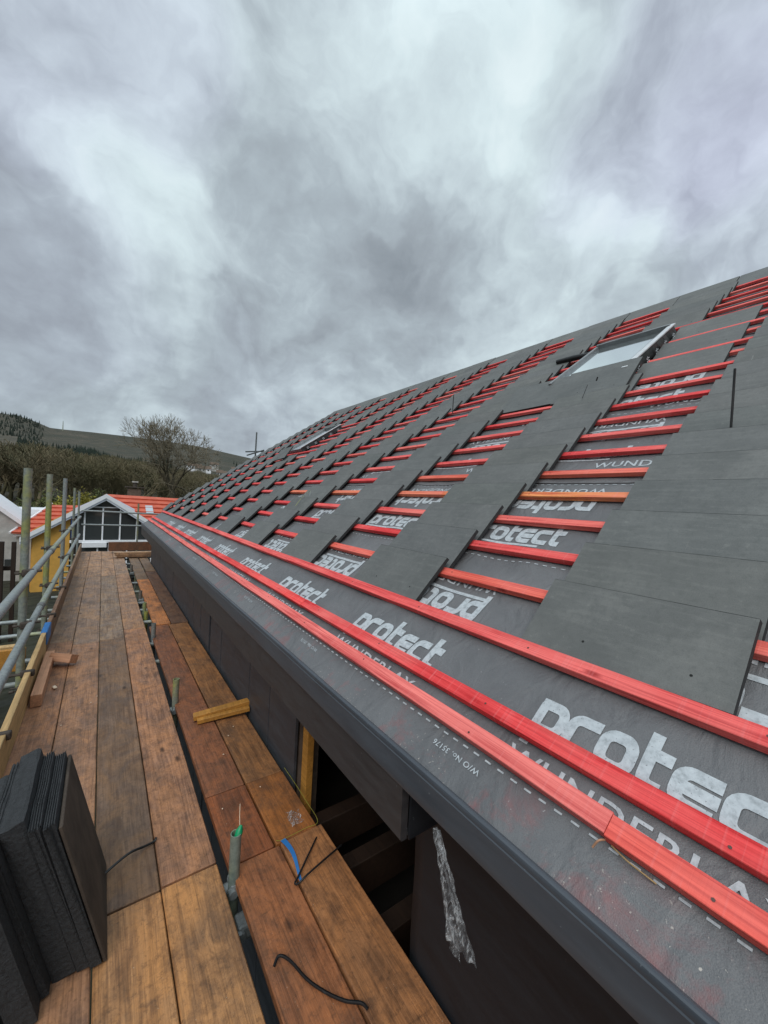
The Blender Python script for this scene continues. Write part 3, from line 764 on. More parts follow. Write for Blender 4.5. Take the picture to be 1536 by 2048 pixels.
wood_box('toe_board', (-.455, 9.42, .0), (-.418, 13.4, .22), M['board'], scf, colr=(.24, .17, .12))
for y_ in (4.2, 6.0, 7.6, 3.2):
    mb = MB(); mb.box((-.49, y_-.02, .19), (-.40, y_+.02, .242), bevel=.01, seg=2); mb.tube([(-.56, y_, .215), (-.47, y_, .215)], .012, 8)
    mb.build('toe_board_clip', M['rust'], scf)
mb = MB(); mb.box((-.468, 5.25, .1), (-.414, 5.62, .24), bevel=.006)
mb.build('blue_tape', M['blue'], scf)

# ------------------------------------------------------------------ scaffold boards (loose, each a thing)
BG = 'scaffold boards laid on the tube scaffold'
def board(x0, x1, y0, y1, colr, label, z=0., rz=0., group=BG):
    o = wood_box('scaffold_board', (x0+.0025, y0+.003, z-.038), (x1-.0025, y1-.003, z), M['board'], colr=colr, bevel=.004, label=label, cat='scaffold board', group=group)
    o.rotation_euler = (random.uniform(-.0006, .0006), random.uniform(-.004, .004), rz); return o
X = [-.452, -.215, .027, .268, .503]
gold = (.40, .225, .115); brown = (.31, .175, .12); grey = (.27, .19, .15); red = (.33, .15, .085); pale = (.4, .265, .195); wet = (.27, .115, .05); orange = (.4, .17, .075)
board(X[0], X[1], -1.4, 2.42, (.27, .1, .05), 'reddish board under the black tile stack, outermost run, nearest the camera')
board(X[0], X[1], 2.425, 5.6, brown, 'brown scuffed board beside the yellow toe board, second length')
board(X[0], X[1], 5.605, 9.6, grey, 'greyish board under the grey toe board, third length of the outermost run')
board(X[0], X[1], 9.605, 13.4, pale, 'pale board at the far end of the outermost run')
board(X[1], X[2], -1.4, 1.4, brown, 'brown board under the tile stack, second run from the rail, nearest the camera')
board(X[1], X[2], 1.405, 5.45, (.32, .19, .135), 'light brown board passing the black tile stack, second run from the rail')
board(X[1], X[2], 5.455, 9.62, (.28, .2, .165), 'grey brown board in the middle distance, second run from the rail')
board(X[1], X[2], 9.625, 13.42, pale, 'pale board at the far end, second run from the rail')
board(X[2], X[3], -1.4, 1.89, gold, 'golden brown board nearest the camera, left of the split seam')
board(X[2], X[3], 1.895, 5.5, (.185, .125, .095), 'dark grey brown board crossed by the black strap')
board(X[2], X[3], 5.505, 9.58, (.26, .2, .17), 'grey board in the middle distance, third run from the rail')
board(X[2], X[3], 9.585, 13.42, pale, 'pale board at the far end, third run from the rail')
board(X[3], X[4], -1.4, 1.9, gold, 'golden brown board nearest the camera, beside the green-capped tube')
board(X[3], X[4], 1.905, 5.8, (.36, .2, .135), 'warm orange brown board along the gap, second length')
board(X[3]+.0, X[4], 5.805, 9.7, (.34, .22, .165), 'brownish board along the gap in the middle distance')
board(X[3], X[4], 9.705, 13.4, (.33, .24, .2), 'greyish board along the gap at the far end')
G2 = BG
board(.548, .785, -1.3, 1.845, (.3, .13, .068), 'rich brown inner board nearest the camera, left one of its pair', -.002)
board(.788, 1.02, -1.3, 1.845, (.33, .165, .085), 'rich brown inner board nearest the camera, beside the dark opening', .006)
board(.542, .765, 1.85, 2.36, (.26, .095, .045), 'short dark red-brown wet board behind the green-capped tube', -.004)
board(.770, 1.0, 1.85, 2.36, (.31, .13, .045), 'short varnished orange-brown board carrying the scrap of clear plastic', -.002)
board(.542, .765, 2.365, 5.84, (.23, .1, .06), 'dark brown inner board under the short pine stick, left of its pair', -.006)
board(.770, 1.0, 2.365, 5.84, (.25, .13, .065), 'dark brown inner board beside the charcoal cladding', -.006)
board(.60, .8, 5.86, 9.0, (.45, .2, .09), 'bright orange-brown inner board in the middle distance', .002)
board(.805, 1.01, 5.86, 9.9, (.13, .08, .065), 'very dark paint-spattered board beside the far cladding', -.004)
board(.60, .8, 9.05, 12.4, (.2, .15, .12), 'grey inner board beyond the orange-brown one', -.004)
board(.82, 1.01, 9.95, 12.4, (.19, .14, .11), 'dull grey inner board at the far end beside the cladding', -.004)
# far stack laid crosswise and end toe board
for k in range(3):
    o = wood_box('scaffold_board', (.34-.03*k, 11.95+.03*k, .02+.042*k), (1.36, 12.17+.03*k, .058+.042*k), M['board'], colr=[(.2, .13, .09), (.34, .23, .16), (.38, .27, .2)][k], bevel=.003)
    tag(o, ['dark board at the bottom of the crosswise pile at the far end', 'tan board in the middle of the crosswise pile at the far end', 'pale board on top of the crosswise pile at the far end'][k], 'scaffold board', BG)
tag(wood_box('scaffold_board', (.17, 13.0, .06), (1.6, 13.04, .3), M['board'], colr=(.15, .075, .05), bevel=.003), 'dark red-brown board standing on edge across the far end', 'scaffold board', BG)
tag(MB().box((1.06, 11.75, -.1), (1.36, 11.9, .0), bevel=.01).build('white_block', M['white']), 'small white block beyond the end of the inner boards', 'block')

# timber offcuts
o = wood_box('timber_offcut', (-.055, -.1, -.04), (.055, .1, .04), M['pink'], colr=(1, 1, 1)); o.location = (-.255, 4.86, .075); o.rotation_euler = (R(3), R(24), R(58)); tag(o, 'small reddish timber offcut tipped on the boards near the rail', 'offcut')
o = wood_box('timber_offcut', (-.405, 4.02, .002), (-.335, 5.05, .1), M['pink'], bevel=.003); tag(o, 'long reddish timber block lying along the yellow toe board', 'offcut')
o = wood_box('wood_chip', (-.012, -.026, 0), (.012, .026, .012), M['chip']); o.location = (-.28, 4.33, .012); o.rotation_euler = (0, 0, .3); tag(o, 'small pale wood chip beside the long reddish block', 'wood chip')
o = wood_box('pine_stick', (-.3, -.033, -.018), (.3, .033, .018), M['amber']); o.location = (.92, 3.2, .06); o.rotation_euler = (0, R(-7), R(-8)); tag(o, 'short amber pine stick lying across the inner boards against the cladding', 'timber stick')
o = wood_box('pine_stick', (-.19, -.02, -.016), (.19, .02, .016), M['amber']); o.location = (.83, 3.155, .03); o.rotation_euler = (0, R(-5), R(-9)); tag(o, 'shorter amber stick tucked under the pine stick on the inner boards', 'timber stick')
# tiny crumbs of debris
for i, (x, y_) in enumerate(((-.19, 3.62), (-.02, 3.9), (-.06, 2.33), (.0, 2.38), (-.31, 6.1), (-.24, 5.65), (.25, 5.75), (.02, 4.0), (.72, 2.7), (.8, 2.9), (.86, 3.0), (.6, 2.22), (.83, 2.28))):
    mb = MB(); bmesh.ops.create_icosphere(mb.bm, subdivisions=1, radius=.0042)
    for v in mb.bm.verts: v.co = Vector((v.co.x*random.uniform(.6, 1.6), v.co.y*random.uniform(.6, 1.4), v.co.z*.6))
    o = mb.build('debris_crumb', M['chip']); o.location = (x, y_, .005)
    tag(o, 'tiny pale crumb of debris on the walkway boards', 'crumb', 'pale crumbs scattered on the boards')

# straps, wires, plastic
wire('black_strap', [(.02, 2.05, .012), (.085, 2.085, .03), (.16, 2.125, .036), (.22, 2.15, .02), (.266, 2.17, .01), (.275, 2.18, .02)], .0055, 'black strap reaching from the tile stack across the boards', 'strap')
wire('black_strap', [(.955, 1.77, .012), (.86, 1.68, .02), (.785, 1.615, .014), (.765, 1.60, .012), (.775, 1.585, .016), (.82, 1.59, .03), (.93, 1.62, .03), (1.04, 1.66, .015)], .0042, 'folded black strap in a V shape on the inner boards', 'strap')
wire('black_strap', [(.575, 1.34, .012), (.60, 1.355, .022), (.63, 1.32, .018), (.66, 1.24, .012), (.70, 1.17, .01), (.745, 1.11, .012), (.79, 1.075, .01), (.80, 1.05, .008)], .0055, 'curved black strap on the inner boards nearest the camera', 'strap')
mb = MB(); pr = None
for i in range(25):
    u = i/24; y_ = 1.845-.245*u; x = .803+.012*math.sin(u*4); z_ = .012+.004*math.sin(u*5); hw_ = .012*(1-u*.6)
    cur = [Vector((x-hw_, y_, z_)), Vector((x+hw_, y_, z_+.004))]
    if pr: mb.quad(pr[0], pr[1], cur[1], cur[0])
    pr = cur
bmesh.ops.remove_doubles(mb.bm, verts=mb.bm.verts, dist=.00001)
tag(mb.build('blue_strap', M['blue'], sm=80), 'flat blue strap lying along the seam of the inner boards', 'strap')
wire('yellow_edge_line', [(1.012, 2.36, .01), (1.016, 2.2, .008), (1.012, 2.02, .012), (1.005, 1.86, .012), (.93, 1.852, .012), (.80, 1.848, .012), (.774, 1.86, .012)], .0013, 'yellow painted line edging the varnished inner board', 'painted line', 'yleaf')  # thin tube standing in for a yellow line painted on the board edge
def crinkle(name, fn, nu, nv, amp, seed, **k):
    V = []; F = []
    for i in range(nu+1):
        for j in range(nv+1):
            p = Vector(fn(i/nu, j/nv)); p += amp*mnoise.noise_vector(p*38 + Vector((seed, 0, 0))) + amp*.5*mnoise.noise_vector(p*90)
            V.append(tuple(p))
    for i in range(nu):
        for j in range(nv): F.append((i*(nv+1)+j, (i+1)*(nv+1)+j, (i+1)*(nv+1)+j+1, i*(nv+1)+j+1))
    me = np_mesh(name, V, F); smooth(me, 25); o = link(name, me, M['plastic']); return tag(o, **k)
crinkle('plastic_scrap', lambda u, v: (.875+.07*u+.01*v, 1.905+.1*v, .012+.012*math.sin(6*u)*v), 14, 14, .016, 3, label='crumpled scrap of clear plastic on the varnished inner board', cat='plastic scrap')
crinkle('plastic_wrap', lambda u, v: (.772-.007*math.sin(17*v+2.5*u), .75-.115*u+(v-.5)*(.026+.075*u), .872-.235*u-.03*abs(v-.5)*(1-u)-.02*v*u), 60, 30, .0045, 11, label='torn clear plastic wrap hanging from the eaves trim', cat='plastic wrap')
crinkle('plastic_wrap', lambda u, v: (.78, .66+.05*v-.02*u, .66-.07*u), 12, 10, .012, 17, label='small ragged end of plastic below the hanging wrap', cat='plastic wrap')

# ------------------------------------------------------------------ stack of black tiles at lower left
t = NT('matt_black_tile'); n_ = t.noise(t.coord('Object'), 60, 4, .6); n3 = t.noise(t.coord('Object'), 500, 2, .5)
t.base(t.mix(t.ramp(n3.outputs['Fac'], [(.4, 0.), (.7, .35)]), t.ramp(n_.outputs['Fac'], [(.3, (.011, .012, .014)), (.7, (.03, .033, .037))]), (.09, .095, .1))); t.rough(.75); t.bump(t.math('ADD', n3.outputs['Fac'], t.math('MULTIPLY', n_.outputs['Fac'], 3.)), .8, .004); MBK = t.m
M['tileback'] = simple('dusty_black_tile_face', (.06, .045, .034), .85, 0, .5, 6, .4)
def ribbed_tile(T, W, H, ribs, seed, smoothface=False):
    """tile standing on edge: thickness along x, width along y, height along z; ribs run along the top edge"""
    rnd = random.Random(seed); mb = MB()
    prof_ = []      # (x, z) seen from the front: body with small steps along the top
    n = ribs
    prof_ = [(0, 0), (T, 0), (T, H-.004)]
    for k in range(n):
        a = T - T*(k+.15)/n; b = T - T*(k+.55)/n; c = T - T*(k+.95)/n
        prof_ += [(a, H), (b, H), (b-.0005, H-.0055), (c, H-.0055)]
    prof_ += [(0, H-.004)]
    segs = 7; rings = []
    for i in range(segs+1):
        y_ = W*i/segs; d = rnd.uniform(-.003, .003)
        rings.append([mb.bm.verts.new((x, y_+(rnd.uniform(-.007, .007) if i in (0, segs) else 0), z+((d+rnd.uniform(-.0015, .0015)) if z > .1 else rnd.uniform(0, .004)))) for x, z in prof_])
    k = len(prof_)
    for i in range(segs):
        for j in range(k): mb._f([rings[i][j], rings[i][(j+1) % k], rings[i+1][(j+1) % k], rings[i+1][j]])
    mb._f(rings[0]); mb._f(rings[-1][::-1])
    return mb
x = .058; lean = R(-14.5)
STK = 'black concrete tiles stacked on edge on the walkway'
spec = []
spec += [(.036, .6, 5, 0, 1.69), (.037, .606, 5, 0, 1.70), (.068, .63, 1, 0, 1.71), (.022, .612, 2, 0, 1.67), (.068, .602, 1, 0, 1.61), (.024, .588, 2, 0, 1.65), (.07, .605, 1, 0, 1.6), (.024, .59, 2, 0, 1.63), (.07, .6, 1, 0, 1.61), (.024, .6, 2, 0, 1.64)]
for k, (T, H, ribs, dz, y0) in enumerate(spec):
    o = ribbed_tile(T-.0012, .46, H, ribs, k).build('stacked_tile', MBK)
    o.matrix_world = Matrix.Translation((x, y0, .012)) @ Matrix.Rotation(lean, 4, 'Y') @ Matrix.Translation((-T, 0, 0))
    x -= T/math.cos(lean)
    nm = 'black tile stacked on edge, rightmost of the stack' if k == 0 else 'black tile stacked on edge, %s from the right of the stack' % ORD[k]
    tag(o, nm, 'stacked tile', STK)
o = MB().box((0, 0, 0), (.012, .455, .585), bevel=.003).build('stacked_tile', M['tileback'])
o.matrix_world = Matrix.Translation((.062, 1.69, .006)) @ Matrix.Rotation(lean, 4, 'Y'); tag(o, 'dusty brown outer tile leaning against the right side of the black stack', 'stacked tile', STK)

# ------------------------------------------------------------------ lower left clutter beyond the rail
tag(wood_box('formwork_plank', (-2.2, 5.45, -.2), (-.6, 5.5, .03), M['amber'], bevel=.004), 'amber plank on edge just outside the guard rails', 'plank')
tag(wood_box('formwork_plank', (-2.2, 5.54, -.0), (-.62, 5.62, .04), M['pine'], bevel=.004), 'pale yellow batten on top of the amber plank outside the rails', 'plank')
for k, (x, y_) in enumerate(((-2.26, 15.2), (-2.02, 15.3), (-2.5, 15.1), (-2.75, 15.0))):
    tag(MB().box((x-.05, y_-.05, -2.8), (x+.05, y_+.05, .1-.02*k), bevel=.01).build('fence_post', M['joist']), 'dark brown timber fence post, %s of the row below the white gable' % ['first from the right', 'second from the right', 'third from the right', 'leftmost'][k], 'fence post', 'dark fence posts beyond the rails')
tag(MB().box((-2.9, 15.32, -.75), (-1.98, 15.36, -.62), bevel=.01).build('fence_rail', M['joist']), 'dark rail nailed across the fence posts', 'fence rail')

# ------------------------------------------------------------------ neighbouring houses
def tiled_slope(quad, rows, thick=.05):
    """a slope as real overlapping courses: quad = lower-left, lower-right, upper-right, upper-left"""
    a, b, c, d = [Vector(p) for p in quad]; mb = MB(); nrm = (b-a).cross(d-a).normalized()
    if nrm.z < 0: nrm = -nrm
    for i in range(rows):
        t0, t1 = i/rows, (i+1.15)/rows
        if t1 > 1: t1 = 1
        p = [a.lerp(d, t0)+nrm*thick, b.lerp(c, t0)+nrm*thick, b.lerp(c, t1)+nrm*.01, a.lerp(d, t1)+nrm*.01]
        lo = [a.lerp(d, t0), b.lerp(c, t0), b.lerp(c, t1)-nrm*.02, a.lerp(d, t1)-nrm*.02]
        mb.hexa(lo+p)
    return mb
gb = empty('bungalow', (.13, 22, -2.8), label='bungalow with glazed white gable, ochre wall and orange tiled roof', cat='house')
def gp(o): o.parent = gb; o.matrix_parent_inverse = Matrix.Translation((-.13, -22, 2.8)); return o
ax, az_ = .134, 1.5; sl = .69; hw = 2.75; ez = az_-sl*hw
# front wall as ochre part left + glazing
gp(MB().prism([(-2.35, -2.8), (-1.12, -2.8), (-1.12, ez+.04+sl*(hw-1.25)), (-2.35, ez+.25)], lambda p: (p[0], 22.0, p[1]), lambda p: (p[0], 22.2, p[1])).build('wall', M['ochre'], label='ochre rendered front wall'))
gp(MB().prism([(-1.118, -2.8), (2.6, -2.8), (2.6, ez+.1), (ax, az_-.12), (-1.118, ez+.04+sl*(hw-1.25))], lambda p: (p[0], 22.12, p[1]), lambda p: (p[0], 22.2, p[1])).build('inner_wall', M['dark']))
gp(MB().box((-2.4, 22.2, -2.8), (-2.3, 28, -.3)).build('side_wall', M['ochre']))
glz = gp(MB().prism([(-1.1, -.6), (1.98, -.6), (1.98, .1), (ax+.0, 1.2), (-1.1, .42)], lambda p: (p[0], 22.05, p[1]), lambda p: (p[0], 22.08, p[1])).build('gable_window', M['dglass'], label='dark glazing filling the gable'))
for xx, zt in ((-.62, .72), (.04, .86), (.7, .86), (1.36, .42)):
    MB().box((xx-.03, 22.0, -.6), (xx+.03, 22.048, zt), bevel=.004).build('mullion', M['white'], glz)
MB().box((-1.1, 22.0, .86), (1.2, 22.047, .9)).build('transom_bar', M['white'], glz) if False else None
MB().box((-.66, 22.0, .87), (.92, 22.046, .92)).build('transom_bar', M['white'], glz)
gp(MB().box((-1.12, 21.93, -.72), (2.6, 22.04, -.6), bevel=.01).build('window_sill', M['white']))
gp(MB().box((-.68, 21.86, -.93), (.22, 21.98, -.68), bevel=.02).build('white_box', M['white'], label='white box under the gable window sill'))
gp(MB().box((-.7, 22.03, -2.4), (2.5, 22.07, -.74)).build('lower_window', M['dglass']))
for xx in (-.12, .3, 1.0): gp(MB().box((xx-.03, 21.99, -2.4), (xx+.03, 22.029, -.74)).build('mullion', M['white']))
gp(MB().prism([(-1.0, .62), (ax, 1.36), (1.25, .62), (1.25, .86), (ax, 1.5), (-1.0, .8)], lambda p: (p[0], 22.03, p[1]), lambda p: (p[0], 22.1, p[1])).build('gable_panel', M['bargegrey']))
for sgn in (-1, 1):
    def bg(off0, off1, y0, y1, nm, mat):
        pts = [(ax, az_-off0+.02), (ax+sgn*(hw+.1), ez-sl*.1-off0+.02), (ax+sgn*(hw+.1), ez-sl*.1-off1+.02), (ax, az_-off1+.02)]
        gp(MB().prism(pts, lambda p: (p[0], y0, p[1]), lambda p: (p[0], y1, p[1])).build(nm, mat))
    bg(0, .2, 21.72, 21.76, 'bargeboard', M['white']); bg(.1, .3, 21.765, 21.85, 'bargeboard', M['bargegrey'])
    q4 = [(ax+sgn*(hw+.05), 21.86, ez-.2), (ax+sgn*(hw+.05), 28, ez-.2), (ax, 28, az_-.16), (ax, 21.86, az_-.16)]
    gp(tiled_slope(q4, 12, .03).build('roof', M['ortile']))
# main roof behind
gp(tiled_slope([(.1, 22.4, -.55), (7.5, 22.4, -.55), (7.5, 27.2, 1.34), (.1, 27.2, 1.44)], 9, .1).build('roof', M['ortile'], label='orange tiled main roof slope'))
gp(tiled_slope([(-3.35, 24.5, -.55), (-.5, 24.5, -.6), (-.5, 28.0, .72), (-2.22, 28.0, .70)], 7, .1).build('roof', M['ortile'], label='orange tiled wing roof on the left'))
gp(MB().box((-3.3, 24.6, -.68), (-.5, 24.66, -.58)).build('gutter', M['white']))
gp(MB().prism([(-3.2, -2.8), (-.5, -2.8), (-.5, -.62), (-3.2, -.62)], lambda p: (p[0], 24.75, p[1]), lambda p: (p[0], 27.9, p[1])).build('wing_wall', M['render']))
gp(MB().tube([(-3.4, 24.45, -.5), (-2.25, 28.02, .78)], .05, 8).build('verge_strip', M['white']))
sk = gp(MB().hexa([(1.95, 24.9, .5), (2.3, 24.9, .5), (2.3, 25.8, .87), (1.95, 25.8, .87), (1.95, 24.9, .57), (2.3, 24.9, .57), (2.3, 25.8, .94), (1.95, 25.8, .94)]).build('roof_window', M['glass']))
ch = gp(MB().box((1.25, 29, .8), (1.95, 29.6, 1.85), bevel=.02).build('chimney', M['brick']))
MB().box((1.1, 28.9, 1.9), (2.15, 29.7, 1.97), bevel=.01).build('chimney_cap', M['rust'], ch); MB().tube([(1.62, 29.3, 1.86), (1.62, 29.3, 2.3)], .12, 10).build('chimney_pot', M['rust'], ch)
MB().box((1.46, 29.14, 2.24), (1.78, 29.46, 2.32)).build('pot_cap', M['render'], ch)
# white house far left
wh = empty('white_house', (-4, 25, -2.8), label='pale rendered house with white bargeboard at the left edge', cat='house')
def wp(o): o.parent = wh; o.matrix_parent_inverse = Matrix.Translation((4, -25, 2.8)); return o
wp(MB().prism([(-6.5, -2.8), (-2.95, -2.8), (-2.95, -.28), (-4.6, 1.15), (-6.5, -.1)], lambda p: (p[0], 25.0, p[1]), lambda p: (p[0], 28.5, p[1])).build('wall', M['render']))
wp(MB().prism([(-4.6, 1.4), (-2.75, -.25), (-2.75, -.45), (-4.6, 1.18)], lambda p: (p[0], 24.8, p[1]), lambda p: (p[0], 24.9, p[1])).build('bargeboard', M['white']))
wp(MB().hexa([(-4.6, 24.9, 1.28), (-2.75, 24.9, -.4), (-2.75, 28.6, -.4), (-4.6, 28.6, 1.28), (-4.6, 24.9, 1.36), (-2.75, 24.9, -.3), (-2.75, 28.6, -.3), (-4.6, 28.6, 1.36)]).build('roof', M['white']))
wp(MB().box((-4.0, 28.7, -.4), (-2.35, 31, .42), bevel=.02).build('flat_roof', M['white']))
wp(MB().box((-3.6, 24.9, -2.15), (-2.94, 24.99, -1.78), bevel=.01).build('window', M['dglass']))
wp(MB().tube([(-2.9, 24.9, -.3), (-2.9, 24.9, -2.2)], .05, 8).build('downpipe', M['black']))
tag(MB().box((-.66, 13.3, .35), (-.63, 13.75, .95), bevel=.01).build('blue_netting', M['bluenet']), 'dark blue sheet tied to the far scaffold pole', 'sheet')
mb = MB(); mb.tube([(4.05, 13.2, 1.5), (4.09, 13.25, 3.9)], .0242, 10)
mb.tube([(3.72, 13.1, 3.2), (4.4, 13.4, 3.32)], .022, 8); mb.tube([(3.85, 13.4, 3.12), (4.25, 12.9, 3.3)], .022, 8)
mb.build('standard', M['galv'], scf, sm=50, label='far scaffold pole with crossing tubes beyond the roof verge').color = (.45, .45, .45, 0)

# ------------------------------------------------------------------ terrain
def skyline(az):    # elevation angle of the hill top in degrees by azimuth
    xs = [-60, -20, -9, -7.4, -6, -5, -3.7, -.5, 2.4, 6.7, 10.2, 13.2, 16.4, 22, 40, 120, 180]
    yv = [7.5, 7.6, 7.15, 7.15, 6.75, 6.35, 6.35, 6.45, 6.5, 6.4, 6.2, 5.75, 5.3, 4.5, 3.5, 4, 5]
    return np.interp(az, xs, yv)
RG = [0, 8, 16, 28, 40, 55, 75, 100, 130, 170, 220, 280, 350, 430, 520, 620, 720, 800, 860, 900, 950, 1050, 1400, 2500]
def terr(az, r):
    top = CZ + 900*math.tan(R(float(skyline(az))))
    if r < 34: h = -2.8
    elif r < 90: h = -2.8 + (r-34)/56*1.8
    elif r < 300: h = -1.0 + 13.5*((r-90)/210)**1.1
    elif r <= 900:
        t_ = (r-300)/600; h = 12.5 + (top-12.5)*(.35*t_+.65*t_**1.5)
    else: h = top - (r-900)*.05
    wob = mnoise.noise(Vector((az*.25, r*.01, 1.)))
    return h + (wob*min(4, max(0, r-60)*.02) if r < 880 else wob*.6)
V = []; F = []; azs = list(np.arange(-60, 130, 1.25)) + list(np.arange(130, 301, 10))
for r0 in RG:
    for a in azs: V.append((r0*math.sin(R(a)), r0*math.cos(R(a)), terr(a if a <= 180 else a-360, r0) if r0 > 0 else -2.8))
na = len(azs)
for i in range(len(RG)-1):
    for j in range(na-1): F.append((i*na+j, i*na+j+1, (i+1)*na+j+1, (i+1)*na+j))
me = np_mesh('hillside', V, F); smooth(me, 80)
t = NT('winter_hillside'); v = t.coord('World'); a = t.noise(v, .012, 8, .62, .6); b = t.noise(v, .08, 6, .65); c2 = t.noise(v, .6, 5, .6)
c = t.ramp(a.outputs['Fac'], [(.35, (.036, .04, .024)), (.5, (.07, .06, .04)), (.65, (.1, .085, .06))])
c = t.mix(t.ramp(b.outputs['Fac'], [(.42, .7), (.56, 0.)]), c, (.028, .033, .022))
c = t.mix(t.ramp(c2.outputs['Fac'], [(.45, 0.), (.7, .5)]), c, (.04, .035, .025))
sp_ = t.n('ShaderNodeSeparateXYZ'); g_ = t.n('ShaderNodeNewGeometry'); t.l(g_.outputs['Position'], sp_.inputs[0])
mr_ = t.n('ShaderNodeMapRange'); mr_.inputs['From Min'].default_value = -1.; mr_.inputs['From Max'].default_value = -2.4; t.l(sp_.outputs['Z'], mr_.inputs['Value'])
c = t.mix(mr_.outputs[0], c, t.ramp(c2.outputs['Fac'], [(.35, (.009, .011, .006)), (.65, (.034, .034, .016))]))
t.base(c); t.rough(.95); t.bump(b.outputs['Fac'], .8, 3.)
link('hillside', me, t.m, kind='structure', label='dark winter hillside and valley floor')

# ------------------------------------------------------------------ trees
def grow(seed, H, depth, spread, nb, r0, up=.25, first=.25, gn=3, wmin=.0):
    """bare branching tree -> verts, quads (3-sided tapering limbs)"""
    rnd = random.Random(seed); V = []; F = []
    def seg(p, d, L, ra, rb, k=3):
        b0 = len(V); o1 = d.orthogonal().normalized(); o2 = d.cross(o1); q = p + d*L
        n = k
        for c_, rad in ((p, ra), (q, rb)):
            for i in range(n):
                an = 2*math.pi*i/n; V.append(c_ + (o1*math.cos(an)+o2*math.sin(an))*rad)
        for i in range(n): F.append((b0+i, b0+(i+1) % n, b0+n+(i+1) % n, b0+n+i))
        return q
    def rec(p, d, L, rad, lev):
        ns = 3 if lev < 3 else 2; q = p; rr0 = rad
        for i in range(ns):
            rr1 = max(wmin, rr0*.86); d = (d + Vector([rnd.gauss(0, .09) for _ in range(3)]) + Vector((0, 0, .03))).normalized()
            q2 = seg(q, d, L/ns, rr0, rr1, 5 if lev < 2 else 3); 
            if lev > 0 and lev < depth and rnd.random() < .6:
                side = (d + Vector([rnd.gauss(0, spread) for _ in range(3)])).normalized(); rec(q2, side, L*.55, max(wmin, rr1*.5), lev+2)
            q = q2; rr0 = rr1
        if lev >= depth: return
        for k in range(nb if lev else nb+2):
            an = 2*math.pi*(k+rnd.random())/nb; o1 = d.orthogonal().normalized(); o2 = d.cross(o1)
            tilt = spread*(.6+.7*rnd.random())
            nd = (d + (o1*math.cos(an)+o2*math.sin(an))*tilt + Vector((0, 0, up))).normalized()
            rec(q, nd, L*rnd.uniform(.66, .88), max(wmin, rr0*rnd.uniform(.55, .72)), lev+1)
    rec(Vector((0, 0, 0)), Vector((0, 0, 1)), H*first, r0, 0)
    V = np.array([tuple(v) for v in V]); V *= H/V[:, 2].max(); return V, np.array(F)
def add_tree_obj(name, Vf, loc, mat, scale=1, rot=0, **k):
    V, F = Vf; c, s = math.cos(rot), math.sin(rot); W = V*scale; W = np.stack([W[:, 0]*c-W[:, 1]*s, W[:, 0]*s+W[:, 1]*c, W[:, 2]], 1)
    me = np_mesh(name, W, F); o = link(name, me, mat, **k); o.location = loc; return o
# the big bare tree
D0 = 60; azb = R(7.5)
bz = -1.4; root = empty('bare_tree', (D0*math.sin(azb), D0*math.cos(azb), bz), label='large bare spreading tree behind the orange roof', cat='tree')
V, F = grow(11, 13.9, 6, .62, 3, .42, .10, .17, wmin=.0145)
V[:, :2] *= 1.0
wid = np.percentile(np.abs(V[:, 0]), 98); V[:, :2] *= 4.9/wid
zc = V[F].mean(1)[:, 2]; rad = np.linalg.norm(V[F[:, 0]]-V[F[:, 1]], axis=1)
for nm, sel, mt in (('trunk', rad > .1, M['bark']), ('crown', rad <= .1, M['twig'])):
    Fs = F[sel]; ids, inv = np.unique(Fs, return_inverse=True)
    me = np_mesh(nm, V[ids], inv.reshape(Fs.shape)); o = link(nm, me, mt, root)
print('big tree faces', len(F))
# bare woodland mass
prot = [grow(20+k, 10, 4, .6, 3, .16, .12, .2, wmin=.022) for k in range(4)]
print('proto', [len(p[1]) for p in prot])
Vs = []; Fs = []; off = 0
for i in range(900):
    az = random.uniform(-24, 24); r0 = 70 + 250*random.random()**1.2
    z0 = terr(az, r0); V, F = prot[i % 4]; lim = float(np.interp(az, [-24, -9, -6.5, -4.5, -2.5, -.5, 2, 6, 12, 20], [6.1, 6.2, 6.2, 4.9, 4.8, 4.4, 4.5, 3.8, 3.1, 2.6])) - random.random()*.6 - .8*max(0, mnoise.noise(Vector((az*.55, r0*.02, 2))))
    hmax = CZ + r0*math.tan(R(lim)) - z0
    if hmax < 2.5: continue
    sc = min(random.uniform(.65, 1.15), hmax/9.5)
    a = random.random()*6.28; c, s = math.cos(a), math.sin(a)
    W = np.stack([(V[:, 0]*c-V[:, 1]*s)*sc*1.25 + r0*math.sin(R(az)), (V[:, 0]*s+V[:, 1]*c)*sc*1.25 + r0*math.cos(R(az)), V[:, 2]*sc*.95+z0-.5], 1)
    Vs.append(W); Fs.append(F+off); off += len(W)
me = np_mesh('bare_woodland', np.concatenate(Vs), np.concatenate(Fs)); link('bare_woodland', me, M['wood_far'], kind='stuff', label='brown bare woodland covering the lower hillside', cat='woodland')
print('wood faces', len(me.polygons))
